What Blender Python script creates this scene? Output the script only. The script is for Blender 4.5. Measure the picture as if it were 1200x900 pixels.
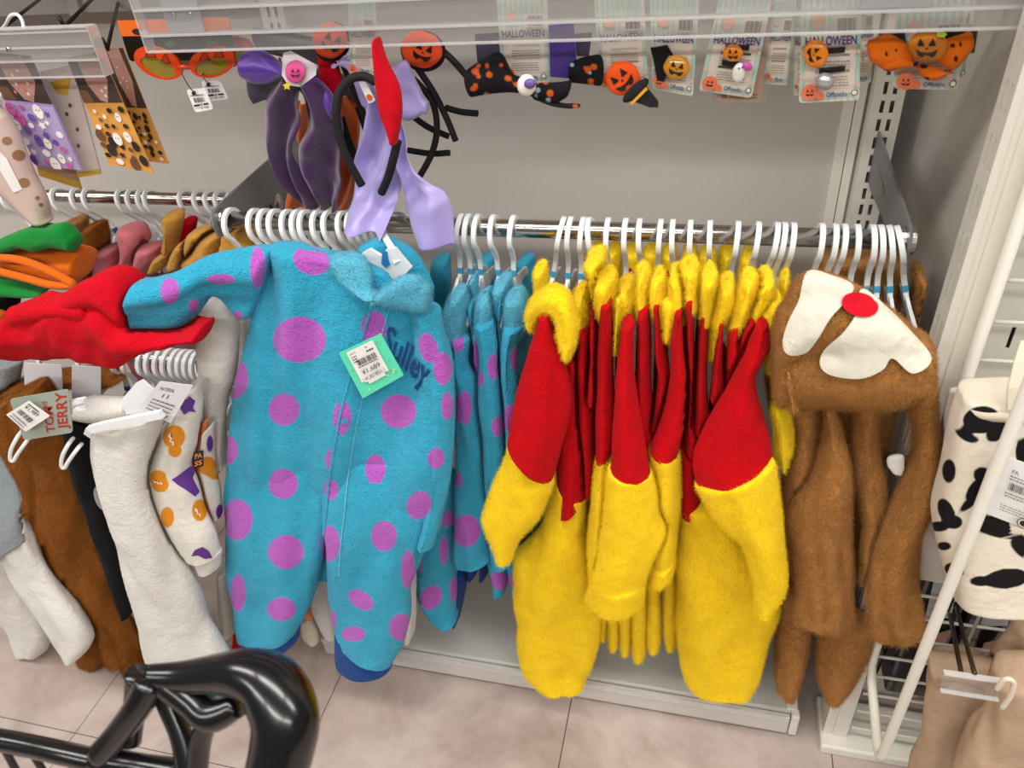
import bpy, bmesh, math, random
from mathutils import Vector, Matrix, noise
from mathutils.bvhtree import BVHTree

for _o in list(bpy.data.objects):
    bpy.data.objects.remove(_o)
SC = bpy.context.scene
COL = SC.collection
random.seed(7)

# ------------------------------------------------------------------ camera
CAM = Vector((0.6693, -0.8881, 1.2945))
YAW, PITCH, ROLL, FPX = math.radians(16.515), math.radians(35.52), math.radians(-5.228), 890.0
_f = Vector((-math.sin(YAW) * math.cos(PITCH), math.cos(YAW) * math.cos(PITCH), -math.sin(PITCH)))
_r = Vector((math.cos(YAW), math.sin(YAW), 0))
_u = _r.cross(_f)
RIGHT = math.cos(ROLL) * _r + math.sin(ROLL) * _u
UP = -math.sin(ROLL) * _r + math.cos(ROLL) * _u
FWD = _f
cd = bpy.data.cameras.new('camera')
cam = bpy.data.objects.new('camera', cd)
COL.objects.link(cam)
cam.matrix_world = Matrix(((RIGHT.x, UP.x, -FWD.x, CAM.x), (RIGHT.y, UP.y, -FWD.y, CAM.y), (RIGHT.z, UP.z, -FWD.z, CAM.z), (0, 0, 0, 1)))
cd.sensor_width = 36.0
cd.lens = FPX / 1200 * 36.0
cd.clip_start = 0.02
cd.dof.use_dof = True
cd.dof.focus_distance = 1.03
cd.dof.aperture_fstop = 5.6
SC.camera = cam

# ------------------------------------------------------------------ world, lamps, exposure
w = bpy.data.worlds.new('shop_light')
SC.world = w
w.use_nodes = True
w.node_tree.nodes['Background'].inputs[0].default_value = (1.0, 0.97, 0.93, 1)
w.node_tree.nodes['Background'].inputs[1].default_value = 0.15


def ceiling_lamp(x, y, sx, sy, power):
    l = bpy.data.lights.new('ceiling_lamp_offscreen', 'AREA')
    l.shape = 'RECTANGLE'
    l.size, l.size_y = sx, sy
    l.energy = power
    l.color = (1.0, 0.965, 0.915)
    o = bpy.data.objects.new('ceiling_lamp_offscreen', l)
    o.location = (x, y, 2.75)
    COL.objects.link(o)


for lx in (-1.6, 0.7, 3.0):
    ceiling_lamp(lx, -0.95, 2.0, 0.32, 35)
    ceiling_lamp(lx, -2.9, 2.0, 0.32, 48)
SC.view_settings.view_transform = 'Standard'
SC.view_settings.look = 'None'
SC.view_settings.gamma = 1.0
SC.view_settings.use_curve_mapping = False
SC.view_settings.exposure = 0.12


# ------------------------------------------------------------------ pixel <-> world
def ray(px, py):
    return FWD + RIGHT * ((px - 600) / FPX) - UP * ((py - 450) / FPX)


def P(px, py, Y):
    d = ray(px, py)
    return CAM + d * ((Y - CAM.y) / d.y)


def K(px, py, k):
    return CAM + ray(px, py) * k


def PZ(px, py, z):
    d = ray(px, py)
    return CAM + d * ((z - CAM.z) / d.z)


def PX(px, py, x):
    d = ray(px, py)
    return CAM + d * ((x - CAM.x) / d.x)


def pix(p):
    d = p - CAM
    k = d.dot(FWD)
    return 600 + FPX * d.dot(RIGHT) / k, 450 - FPX * d.dot(UP) / k


# ------------------------------------------------------------------ materials
def lin(c):
    if isinstance(c, str):
        c = [int(c[i:i + 2], 16) / 255 for i in (1, 3, 5)]
    return tuple(v / 12.92 if v <= 0.04045 else ((v + 0.055) / 1.055) ** 2.4 for v in c) + (1,)


MATS = {}


def new_mat(name):
    m = bpy.data.materials.new(name)
    m.use_nodes = True
    nt = m.node_tree
    return m, nt, nt.nodes, nt.links, nt.nodes['Principled BSDF']


def noise_node(nt, scale, detail=3, rough=0.55, coord=None, vec=None):
    n = nt.nodes.new('ShaderNodeTexNoise')
    n.inputs['Scale'].default_value = scale
    n.inputs['Detail'].default_value = detail
    n.inputs['Roughness'].default_value = rough
    if vec is None:
        tc = nt.nodes.new('ShaderNodeTexCoord')
        vec = tc.outputs['Object']
    nt.links.new(vec, n.inputs['Vector'])
    return n


def bump(nt, src, bsdf, strength, dist):
    b = nt.nodes.new('ShaderNodeBump')
    b.inputs['Strength'].default_value = strength
    b.inputs['Distance'].default_value = dist
    nt.links.new(src, b.inputs['Height'])
    if bsdf.inputs['Normal'].is_linked:
        nt.links.new(bsdf.inputs['Normal'].links[0].from_socket, b.inputs['Normal'])
    nt.links.new(b.outputs[0], bsdf.inputs['Normal'])


def mixc(nt, fac, a, b):
    m = nt.nodes.new('ShaderNodeMix')
    m.data_type = 'RGBA'
    for s, v in ((m.inputs[6], a), (m.inputs[7], b)):
        if isinstance(v, tuple):
            s.default_value = v
        else:
            nt.links.new(v, s)
    if isinstance(fac, float):
        m.inputs[0].default_value = fac
    else:
        nt.links.new(fac, m.inputs[0])
    return m.outputs[2]


def shade(c, f):
    return tuple(v * f for v in c[:3]) + (1,)


def fleece(name, col, prints=(), pile=1.0, sheen=0.35, var=0.16, rough=0.95, edge=2.0):
    """Short-pile cloth; prints = ((attribute, colour), ...) from signed distances stored on the mesh."""
    if name in MATS:
        return MATS[name]
    m, nt, nodes, links, b = new_mat(name)
    c = lin(col)
    n1 = noise_node(nt, 38, 4, 0.65)
    n2 = noise_node(nt, 520, 2, 0.6)
    base = mixc(nt, n1.outputs[0], shade(c, 1 - var), shade(c, 1 + var))
    for attr, pc in prints:
        a = nodes.new('ShaderNodeAttribute')
        a.attribute_name = attr
        ad = nodes.new('ShaderNodeMath')
        ad.operation = 'MULTIPLY_ADD'
        links.new(n2.outputs[0], ad.inputs[0])
        ad.inputs[1].default_value = edge
        links.new(a.outputs['Fac'], ad.inputs[2])
        mr = nodes.new('ShaderNodeMapRange')
        mr.inputs[1].default_value = edge / 2 - 0.7
        mr.inputs[2].default_value = edge / 2 + 0.7
        mr.inputs[3].default_value = 1.0
        mr.inputs[4].default_value = 0.0
        links.new(ad.outputs[0], mr.inputs[0])
        pcc = mixc(nt, n1.outputs[0], shade(lin(pc), 1 - var), shade(lin(pc), 1 + var))
        base = mixc(nt, mr.outputs[0], base, pcc)
    n3 = noise_node(nt, 9, 3, 0.5)
    n3.inputs['Distortion'].default_value = 0.8
    n4 = noise_node(nt, 190, 3, 0.7)
    fine = mixc(nt, n2.outputs[0], (0.6, 0.6, 0.6, 1), (1.45, 1.45, 1.45, 1))
    mm = nodes.new('ShaderNodeMix')
    mm.data_type = 'RGBA'
    mm.blend_type = 'MULTIPLY'
    mm.inputs[0].default_value = min(1.0, 0.75 * pile)
    links.new(base, mm.inputs[6])
    links.new(fine, mm.inputs[7])
    links.new(mm.outputs[2], b.inputs['Base Color'])
    b.inputs['Roughness'].default_value = rough
    b.inputs['Specular IOR Level'].default_value = 0.15
    b.inputs['Sheen Weight'].default_value = sheen
    b.inputs['Sheen Roughness'].default_value = 0.5
    b.inputs['Sheen Tint'].default_value = tuple(min(1, v * 0.6 + 0.35) for v in c[:3]) + (1,)
    bump(nt, n3.outputs[0], b, 0.22, 0.03)
    bump(nt, n1.outputs[0], b, 0.4 * pile, 0.012)
    bump(nt, n4.outputs[0], b, 0.6 * pile, 0.006)
    bump(nt, n2.outputs[0], b, 0.7 * pile, 0.004)
    MATS[name] = m
    return m


def plain(name, col, rough=0.5, metal=0.0, spec=0.5, var=0.0, vscale=20, coat=0.0, bmp=0.0, bscale=200):
    if name in MATS:
        return MATS[name]
    m, nt, nodes, links, b = new_mat(name)
    c = lin(col)
    if var:
        n1 = noise_node(nt, vscale, 4, 0.6)
        links.new(mixc(nt, n1.outputs[0], shade(c, 1 - var), shade(c, 1 + var)), b.inputs['Base Color'])
    else:
        b.inputs['Base Color'].default_value = c
    b.inputs['Roughness'].default_value = rough
    b.inputs['Metallic'].default_value = metal
    b.inputs['Specular IOR Level'].default_value = spec
    b.inputs['Coat Weight'].default_value = coat
    b.inputs['Coat Roughness'].default_value = 0.08
    if bmp:
        n2 = noise_node(nt, bscale, 2, 0.5)
        bump(nt, n2.outputs[0], b, bmp, 0.002)
    MATS[name] = m
    return m


def clear(name, col='#ffffff', body=0.06, gloss=0.06, rough=0.08):
    """Thin clear plastic: mostly transparent, a little milky and glossy."""
    if name in MATS:
        return MATS[name]
    m, nt, nodes, links, b = new_mat(name)
    nodes.remove(b)
    out = nodes['Material Output']
    tr = nodes.new('ShaderNodeBsdfTransparent')
    tr.inputs[0].default_value = (0.95, 0.95, 0.95, 1)
    df = nodes.new('ShaderNodeBsdfDiffuse')
    df.inputs[0].default_value = lin(col)
    gl = nodes.new('ShaderNodeBsdfGlossy')
    gl.inputs['Roughness'].default_value = rough
    m1 = nodes.new('ShaderNodeMixShader')
    m1.inputs[0].default_value = body
    links.new(tr.outputs[0], m1.inputs[1])
    links.new(df.outputs[0], m1.inputs[2])
    m2 = nodes.new('ShaderNodeMixShader')
    m2.inputs[0].default_value = gloss
    links.new(m1.outputs[0], m2.inputs[1])
    links.new(gl.outputs[0], m2.inputs[2])
    links.new(m2.outputs[0], out.inputs[0])
    MATS[name] = m
    return m


def satin(name, col, alpha=1.0, rough=0.35):
    if name in MATS:
        return MATS[name]
    m, nt, nodes, links, b = new_mat(name)
    b.inputs['Base Color'].default_value = lin(col)
    b.inputs['Roughness'].default_value = rough
    b.inputs['Sheen Weight'].default_value = 0.5
    b.inputs['Alpha'].default_value = alpha
    n = noise_node(nt, 900, 1)
    bump(nt, n.outputs[0], b, 0.12, 0.001)
    MATS[name] = m
    return m


# ------------------------------------------------------------------ scene objects
THINGS = []


def tag(o, label, cat, group=None):
    o['label'] = label
    o['category'] = cat
    if group:
        o['group'] = group
    return o


def thing(name, label, cat, group=None):
    o = bpy.data.objects.new(name, None)
    o.empty_display_size = 0.02
    COL.objects.link(o)
    tag(o, label, cat, group)
    THINGS.append(o)
    return o


def mesh_obj(name, verts, faces, mats, parent=None, smooth=True, midx=None, attrs=None, label=None):
    me = bpy.data.meshes.new(name)
    me.from_pydata([tuple(v) for v in verts], [], faces)
    if not isinstance(mats, (list, tuple)):
        mats = [mats]
    for m in mats:
        me.materials.append(m)
    if midx:
        me.polygons.foreach_set('material_index', midx)
    if smooth:
        me.polygons.foreach_set('use_smooth', [True] * len(me.polygons))
    for an, vals in (attrs or {}).items():
        at = me.attributes.new(an, 'FLOAT', 'POINT')
        at.data.foreach_set('value', vals)
    me.update()
    o = bpy.data.objects.new(name, me)
    COL.objects.link(o)
    if parent:
        o.parent = parent
    if label:
        o['label'] = label
    return o


def structure(o):
    o['kind'] = 'structure'
    return o


class MB:
    """Collects shapes in world space, then links them as one mesh."""

    def __init__(s):
        s.v, s.f, s.m = [], [], []

    def add(s, verts, faces, m=0):
        b = len(s.v)
        s.v += [Vector(v) for v in verts]
        s.f += [tuple(i + b for i in f) for f in faces]
        s.m += [m] * len(faces)

    def box(s, lo, hi, m=0, bev=0.0):
        bm = bmesh.new()
        bmesh.ops.create_cube(bm, size=1)
        for v in bm.verts:
            v.co = Vector([lo[i] + (v.co[i] + .5) * (hi[i] - lo[i]) for i in range(3)])
        if bev:
            bmesh.ops.bevel(bm, geom=list(bm.edges), offset=bev, segments=2, affect='EDGES', profile=.5)
        s.bm(bm, m)

    def bm(s, bm, m=0):
        bm.verts.index_update()
        s.add([v.co.copy() for v in bm.verts], [[v.index for v in f.verts] for f in bm.faces], m)
        bm.free()

    def tube(s, pts, r, n=10, m=0, caps=True, closed=False):
        pts = [Vector(p) for p in pts]
        N = len(pts)
        rs = r if isinstance(r, (list, tuple)) else [r] * N
        vs, fs = [], []
        up = None
        for i, p in enumerate(pts):
            a, b = pts[max(0, i - 1)], pts[min(N - 1, i + 1)]
            if closed:
                a, b = pts[i - 1], pts[(i + 1) % N]
            t = (b - a).normalized()
            if up is None:
                up = t.orthogonal().normalized()
            up = (up - t * up.dot(t)).normalized()
            sd = t.cross(up)
            for k in range(n):
                an = 2 * math.pi * k / n
                vs.append(p + (up * math.cos(an) + sd * math.sin(an)) * rs[i])
        for i in range(N if closed else N - 1):
            j = (i + 1) % N
            for k in range(n):
                k2 = (k + 1) % n
                fs.append((i * n + k, i * n + k2, j * n + k2, j * n + k))
        if caps and not closed:
            fs.append(tuple(range(n))[::-1])
            fs.append(tuple((N - 1) * n + k for k in range(n)))
        s.add(vs, fs, m)

    def sweep(s, pts, wdir, w, t, m=0):
        """flat strip: rectangle w (along wdir) by t swept along pts"""
        pts = [Vector(p) for p in pts]
        wd = Vector(wdir).normalized()
        N = len(pts)
        vs, fs = [], []
        for i, p in enumerate(pts):
            a, b = pts[max(0, i - 1)], pts[min(N - 1, i + 1)]
            tg = (b - a).normalized()
            nn = tg.cross(wd).normalized()
            for sx, sy in ((-1, -1), (1, -1), (1, 1), (-1, 1)):
                vs.append(p + wd * (sx * w / 2) + nn * (sy * t / 2))
        for i in range(N - 1):
            for k in range(4):
                fs.append((i * 4 + k, i * 4 + (k + 1) % 4, i * 4 + 4 + (k + 1) % 4, i * 4 + 4 + k))
        fs += [(3, 2, 1, 0), tuple((N - 1) * 4 + k for k in range(4))]
        s.add(vs, fs, m)

    def prism(s, outline, ext, m=0):
        """outline: planar world points, extruded by vector ext"""
        pts = [Vector(p) for p in outline]
        n = len(pts)
        e = Vector(ext)
        s.add(pts + [p + e for p in pts], [tuple(range(n))[::-1], tuple(range(n, 2 * n))] +
              [(i, (i + 1) % n, n + (i + 1) % n, n + i) for i in range(n)], m)

    def build(s, name, mats, parent=None, smooth=False, label=None):
        o = mesh_obj(name, s.v, s.f, mats, parent, smooth, s.m, None, label)
        if not smooth:
            return o
        return o


def spline(pts, n):
    """Catmull-Rom through tuples of floats/vectors, n samples per span"""
    out = []
    N = len(pts)
    for i in range(N - 1):
        p0, p1, p2, p3 = pts[max(0, i - 1)], pts[i], pts[i + 1], pts[min(N - 1, i + 2)]
        k = n[i] if isinstance(n, list) else n
        for j in range(k):
            t = j / k
            t2, t3 = t * t, t * t * t
            out.append(0.5 * ((2 * p1) + (p2 - p0) * t + (2 * p0 - 5 * p1 + 4 * p2 - p3) * t2 + (3 * p1 - p0 - 3 * p2 + p3) * t3))
    out.append(pts[-1])
    return out


SHELL = {}


def loft(name, rows, Y, d, mat, parent, dy=0.0, sup=None, n=30, step=0.007, fold=0.004, fx=22.0, fz=6.0,
         dome=None, seed=None, prints=None, fuzz=0.0004, label=None, ribs=None, crease=1.0):
    """Soft cloth shape through silhouette rows (x1,y1,x2,y2[,Y[,d]]) given in photo pixels at the depth Y,
    with half-depth d; folds run along its length.  ribs = (count, amp): folds at fixed places."""
    seed = random.random() * 50 if seed is None else seed
    if sup is None:
        sup = 1.75 if name in ('sleeve', 'sleeve_end', 'body', 'cuff') else 2.1
    N = len(rows)
    cs, us, ds = [], [], []
    for i, r in enumerate(rows):
        t = i / (N - 1)
        y = r[4] if len(r) > 4 else (Y[0] + (Y[1] - Y[0]) * t if isinstance(Y, tuple) else Y)
        dd = r[5] if len(r) > 5 else (d[0] + (d[1] - d[0]) * t if isinstance(d, tuple) else d)
        if isinstance(r[0], Vector):
            A, B, dd = r[0], r[1], r[2]
        else:
            A, B = P(r[0], r[1], y), P(r[2], r[3], y)
        cs.append((A + B) / 2 + Vector((0, dy, 0)))
        us.append((B - A) / 2)
        ds.append(Vector((dd, 0, 0)))
    ks = [max(2, int(max((cs[i + 1] - cs[i]).length, (cs[i + 1] + us[i + 1] - cs[i] - us[i]).length,
                         (cs[i + 1] - us[i + 1] - cs[i] + us[i]).length) / step)) for i in range(N - 1)]
    C, U, D = spline(cs, ks), spline(us, ks), spline(ds, ks)
    D = [max(0.002, v.x) for v in D]
    # rounded ends
    if dome is None:
        dome = 0.006
        if name in ('hood', 'ear', 'collar', 'fold'):
            dome = min(0.018, max(0.006, 0.6 * min(max(U[0].length, U[-1].length), max(D[0], D[-1]))))
            tot = sum((C[i + 1] - C[i]).length for i in range(len(C) - 1))
            cut = min(dome * 0.75, tot * 0.2)
            acc = 0.0
            while acc < cut and len(C) > 6:
                acc += (C[1] - C[0]).length
                C, U, D = C[1:], U[1:], D[1:]
            acc = 0.0
            while acc < cut and len(C) > 6:
                acc += (C[-1] - C[-2]).length
                C, U, D = C[:-1], U[:-1], D[:-1]
    if dome:
        q = 5
        h0 = (C[0] - C[1]).normalized()
        h1 = (C[-1] - C[-2]).normalized()
        a0 = [(C[0] + h0 * dome * math.sin(math.pi / 2 * j / q), U[0] * max(.08, math.cos(math.pi / 2 * j / q) ** .55), D[0] * max(.08, math.cos(math.pi / 2 * j / q) ** .55)) for j in range(q, 0, -1)]
        a1 = [(C[-1] + h1 * dome * math.sin(math.pi / 2 * j / q), U[-1] * max(.08, math.cos(math.pi / 2 * j / q) ** .55), D[-1] * max(.08, math.cos(math.pi / 2 * j / q) ** .55)) for j in range(1, q + 1)]
        C = [a[0] for a in a0] + C + [a[0] for a in a1]
        U = [a[1] for a in a0] + U + [a[1] for a in a1]
        D = [a[2] for a in a0] + D + [a[2] for a in a1]
    vs, fs = [], []
    L = 0.0
    M = len(C)
    yv = Vector((0, 1, 0))
    for i in range(M):
        if i:
            L += (C[i] - C[i - 1]).length
        ul = U[i].length
        un = U[i].normalized() if ul > 1e-9 else Vector((1, 0, 0))
        fade = min(1.0, (i + 1) / 6, (M - i) / 6) if dome else 1.0
        for k in range(n):
            th = 2 * math.pi * k / n
            ct, st = math.cos(th), math.sin(th)
            a = math.copysign(abs(ct) ** (2 / sup), ct)
            b = math.copysign(abs(st) ** (2 / sup), st)
            off = noise.noise(Vector((a * ul * fx + seed, b * D[i] * fx + seed * 2, L * fz + seed * 3))) * fold
            off += noise.noise(Vector((a * ul * fx * 2.7 + seed, b * D[i] * fx * 2.7, L * fz * 3 + seed))) * fold * 0.35
            cr = noise.noise(Vector((a * ul * fx * .8 - seed, b * D[i] * 4 + seed, L * fz * .55 + seed * 2)))
            off -= fold * 0.8 * math.exp(-(cr * 5.5) ** 2) * crease
            if ribs:
                off += ribs[1] * math.sin(a * ribs[0] + seed + 2.2 * noise.noise(Vector((L * 4, seed, 0)))) * (1 if st < 0 else .4)
            off = off * fade + (random.random() - .5) * 2 * fuzz
            nrm = (un * (ct * D[i]) + yv * (st * ul))
            if nrm.length > 1e-9:
                nrm.normalize()
            vs.append(C[i] + U[i] * a + yv * (D[i] * b) + nrm * off)
    for i in range(M - 1):
        for k in range(n):
            k2 = (k + 1) % n
            fs.append((i * n + k, i * n + k2, (i + 1) * n + k2, (i + 1) * n + k))
    fs.append(tuple(range(n))[::-1])
    fs.append(tuple((M - 1) * n + k for k in range(n)))
    vol = 0.0
    for f in fs[:-2]:
        p0 = vs[f[0]]
        vol += p0.dot(vs[f[1]].cross(vs[f[2]])) + p0.dot(vs[f[2]].cross(vs[f[3]]))
    if vol < 0:
        fs = [f[::-1] for f in fs]
    attrs = {}
    for an, shapes in (prints or {}).items():
        vals = []
        for v in vs:
            px, py = pix(v)
            best = 60.0
            for s in shapes:
                dx, dyy = px - s[0], py - s[1]
                if len(s) > 4:
                    ca, sa = math.cos(s[4]), math.sin(s[4])
                    dx, dyy = dx * ca + dyy * sa, -dx * sa + dyy * ca
                e = (math.hypot(dx / s[2], dyy / s[3]) - 1) * min(s[2], s[3])
                if e < best:
                    best = e
            vals.append(best)
        attrs[an] = vals
    o = mesh_obj(name, vs, fs, mat, parent, True, None, attrs, label)
    SHELL[o.name] = (vs, fs)
    if mat.name in NAP:
        nap(o, *NAP[mat.name])
    return o


NAP = {}


def slab_rows(x, hx, zs, yc, d):
    """rows of a garment body hanging edge-on: a narrow slab across the rail"""
    return [(Vector((x - hx, yc, z)), Vector((x + hx, yc, z)), d) for z in zs]




def nap(o, density, length, radius):
    """short plush pile as hair on the cloth"""
    area = sum(p.area for p in o.data.polygons)
    md = o.modifiers.new('nap', 'PARTICLE_SYSTEM')
    st = md.particle_system.settings
    st.type = 'HAIR'
    st.count = int(area * 1e4 * density)
    st.hair_length = length
    st.hair_step = 2
    st.render_step = 1
    st.display_step = 1
    st.use_hair_bspline = False
    st.emit_from = 'FACE'
    st.distribution = 'RAND'
    st.use_emit_random = True
    st.use_advanced_hair = True
    st.normal_factor = length * 0.2
    st.object_align_factor = (0, 0, -length * 0.10)
    st.factor_random = length * 0.17
    st.root_radius = 1.0
    st.tip_radius = 0.35
    st.radius_scale = radius
    st.material = 1
    st.display_percentage = 100


def sheet(name, rows, Y, mat, parent, wave=0.012, fr=2.0, thick=0.0008, n=14, k=8, seed=None):
    """Thin ribbon between edge points (x1,y1,x2,y2[,Y]) with soft waves, given real thickness."""
    seed = random.random() * 40 if seed is None else seed
    A, B = [], []
    for i, r in enumerate(rows):
        t = i / (len(rows) - 1)
        y = r[4] if len(r) > 4 else (Y[0] + (Y[1] - Y[0]) * t if isinstance(Y, tuple) else Y)
        A.append(P(r[0], r[1], y))
        B.append(P(r[2], r[3], y))
    A, B = spline(A, k), spline(B, k)
    vs, fs = [], []
    M = len(A)
    for side in (0, 1):
        for i in range(M):
            for j in range(n + 1):
                t = j / n
                p = A[i].lerp(B[i], t)
                p = p + Vector((0, wave * math.sin(fr * math.pi * t + seed + i * .12) + wave * .6 * noise.noise(Vector((t * 3, i * .15, seed))) + side * thick, 0))
                vs.append(p)
    q = n + 1
    S = M * q
    for i in range(M - 1):
        for j in range(n):
            a = i * q + j
            fs.append((a, a + 1, a + q + 1, a + q))
            fs.append((S + a, S + a + q, S + a + q + 1, S + a + 1))
    for j in range(n):
        fs.append((j, S + j, S + j + 1, j + 1))
        a = (M - 1) * q + j
        fs.append((a, a + 1, S + a + 1, S + a))
    for i in range(M - 1):
        a = i * q
        fs.append((a, a + q, S + a + q, S + a))
        a = i * q + n
        fs.append((a, S + a, S + a + q, a + q))
    o = mesh_obj(name, vs, fs, mat, parent, True)
    SHELL[o.name] = (vs, fs)
    return o


def bvh(objs):
    vs, fs = [], []
    for o in objs:
        v, f = SHELL[o.name]
        b = len(vs)
        vs += v
        fs += [tuple(i + b for i in g) for g in f]
    tr = BVHTree.FromPolygons(vs, fs)
    TREES.append((tr, [o.name for o in objs]))
    return tr


TREES, DECALS = [], []


def hit(tree, px, py, off=0.0015, kdef=None):
    d = ray(px, py)
    dn = d.normalized()
    h = tree.ray_cast(CAM, dn)
    if h[0] is None:
        return None
    return h[0] - dn * off


def ngon(cx, cy, rx, ry, n=22, rot=0.0):
    ca, sa = math.cos(rot), math.sin(rot)
    return [(cx + rx * math.cos(t) * ca - ry * math.sin(t) * sa, cy + rx * math.cos(t) * sa + ry * math.sin(t) * ca)
            for t in [2 * math.pi * i / n for i in range(n)]]


def flat_mesh(polys, maxlen=None):
    """polys in 2D -> (verts2d, faces), triangulated and refined"""
    bm = bmesh.new()
    for pl in polys:
        vs = [bm.verts.new((p[0], p[1], 0)) for p in pl]
        try:
            bm.faces.new(vs)
        except ValueError:
            pass
    bmesh.ops.triangulate(bm, faces=list(bm.faces))
    if maxlen:
        for _ in range(4):
            es = [e for e in bm.edges if e.calc_length() > maxlen]
            if not es:
                break
            bmesh.ops.subdivide_edges(bm, edges=es, cuts=1)
            bmesh.ops.triangulate(bm, faces=list(bm.faces))
    bm.verts.index_update()
    V = [(v.co.x, v.co.y) for v in bm.verts]
    F = [tuple(v.index for v in f.verts) for f in bm.faces]
    bm.free()
    return V, F


def decal(name, polys, mat, tree, parent, off=0.002, maxlen=7, label=None):
    """Appliqué laid on a cloth surface: outline in pixels, each point carried to the surface it lies on."""
    V, F = flat_mesh(polys, maxlen)
    pts = [hit(tree, x, y, off) for x, y in V]
    ok = [p for p in pts if p is not None]
    if not ok:
        return None
    for i, p in enumerate(pts):
        if p is None:
            j = min((k for k in range(len(V)) if pts[k] is not None), key=lambda k: (V[k][0] - V[i][0]) ** 2 + (V[k][1] - V[i][1]) ** 2)
            q = pts[j]
            pts[i] = K(V[i][0], V[i][1], (q - CAM).dot(FWD))
    me = mesh_obj(name, pts, F, mat, parent, True, label=label)
    DECALS.append((me.name, V, off, next(n for t_, n in TREES if t_ is tree)))
    return me


_TXT = {}


def text2d(s, bold=False):
    """outline of a word as 2D mesh, height of capitals about 0.73"""
    if s in _TXT:
        return _TXT[s]
    cu = bpy.data.curves.new('lettering', 'FONT')
    cu.body = s
    cu.resolution_u = 3
    if bold:
        cu.offset = 0.022
    o = bpy.data.objects.new('lettering', cu)
    COL.objects.link(o)
    bpy.context.view_layer.update()
    me = o.evaluated_get(bpy.context.evaluated_depsgraph_get()).to_mesh()
    V = [(v.co.x, v.co.y) for v in me.vertices]
    F = [tuple(p.vertices) for p in me.polygons]
    o.to_mesh_clear()
    bpy.data.objects.remove(o)
    bpy.data.curves.remove(cu)
    _TXT[s] = (V, F)
    return V, F


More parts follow.
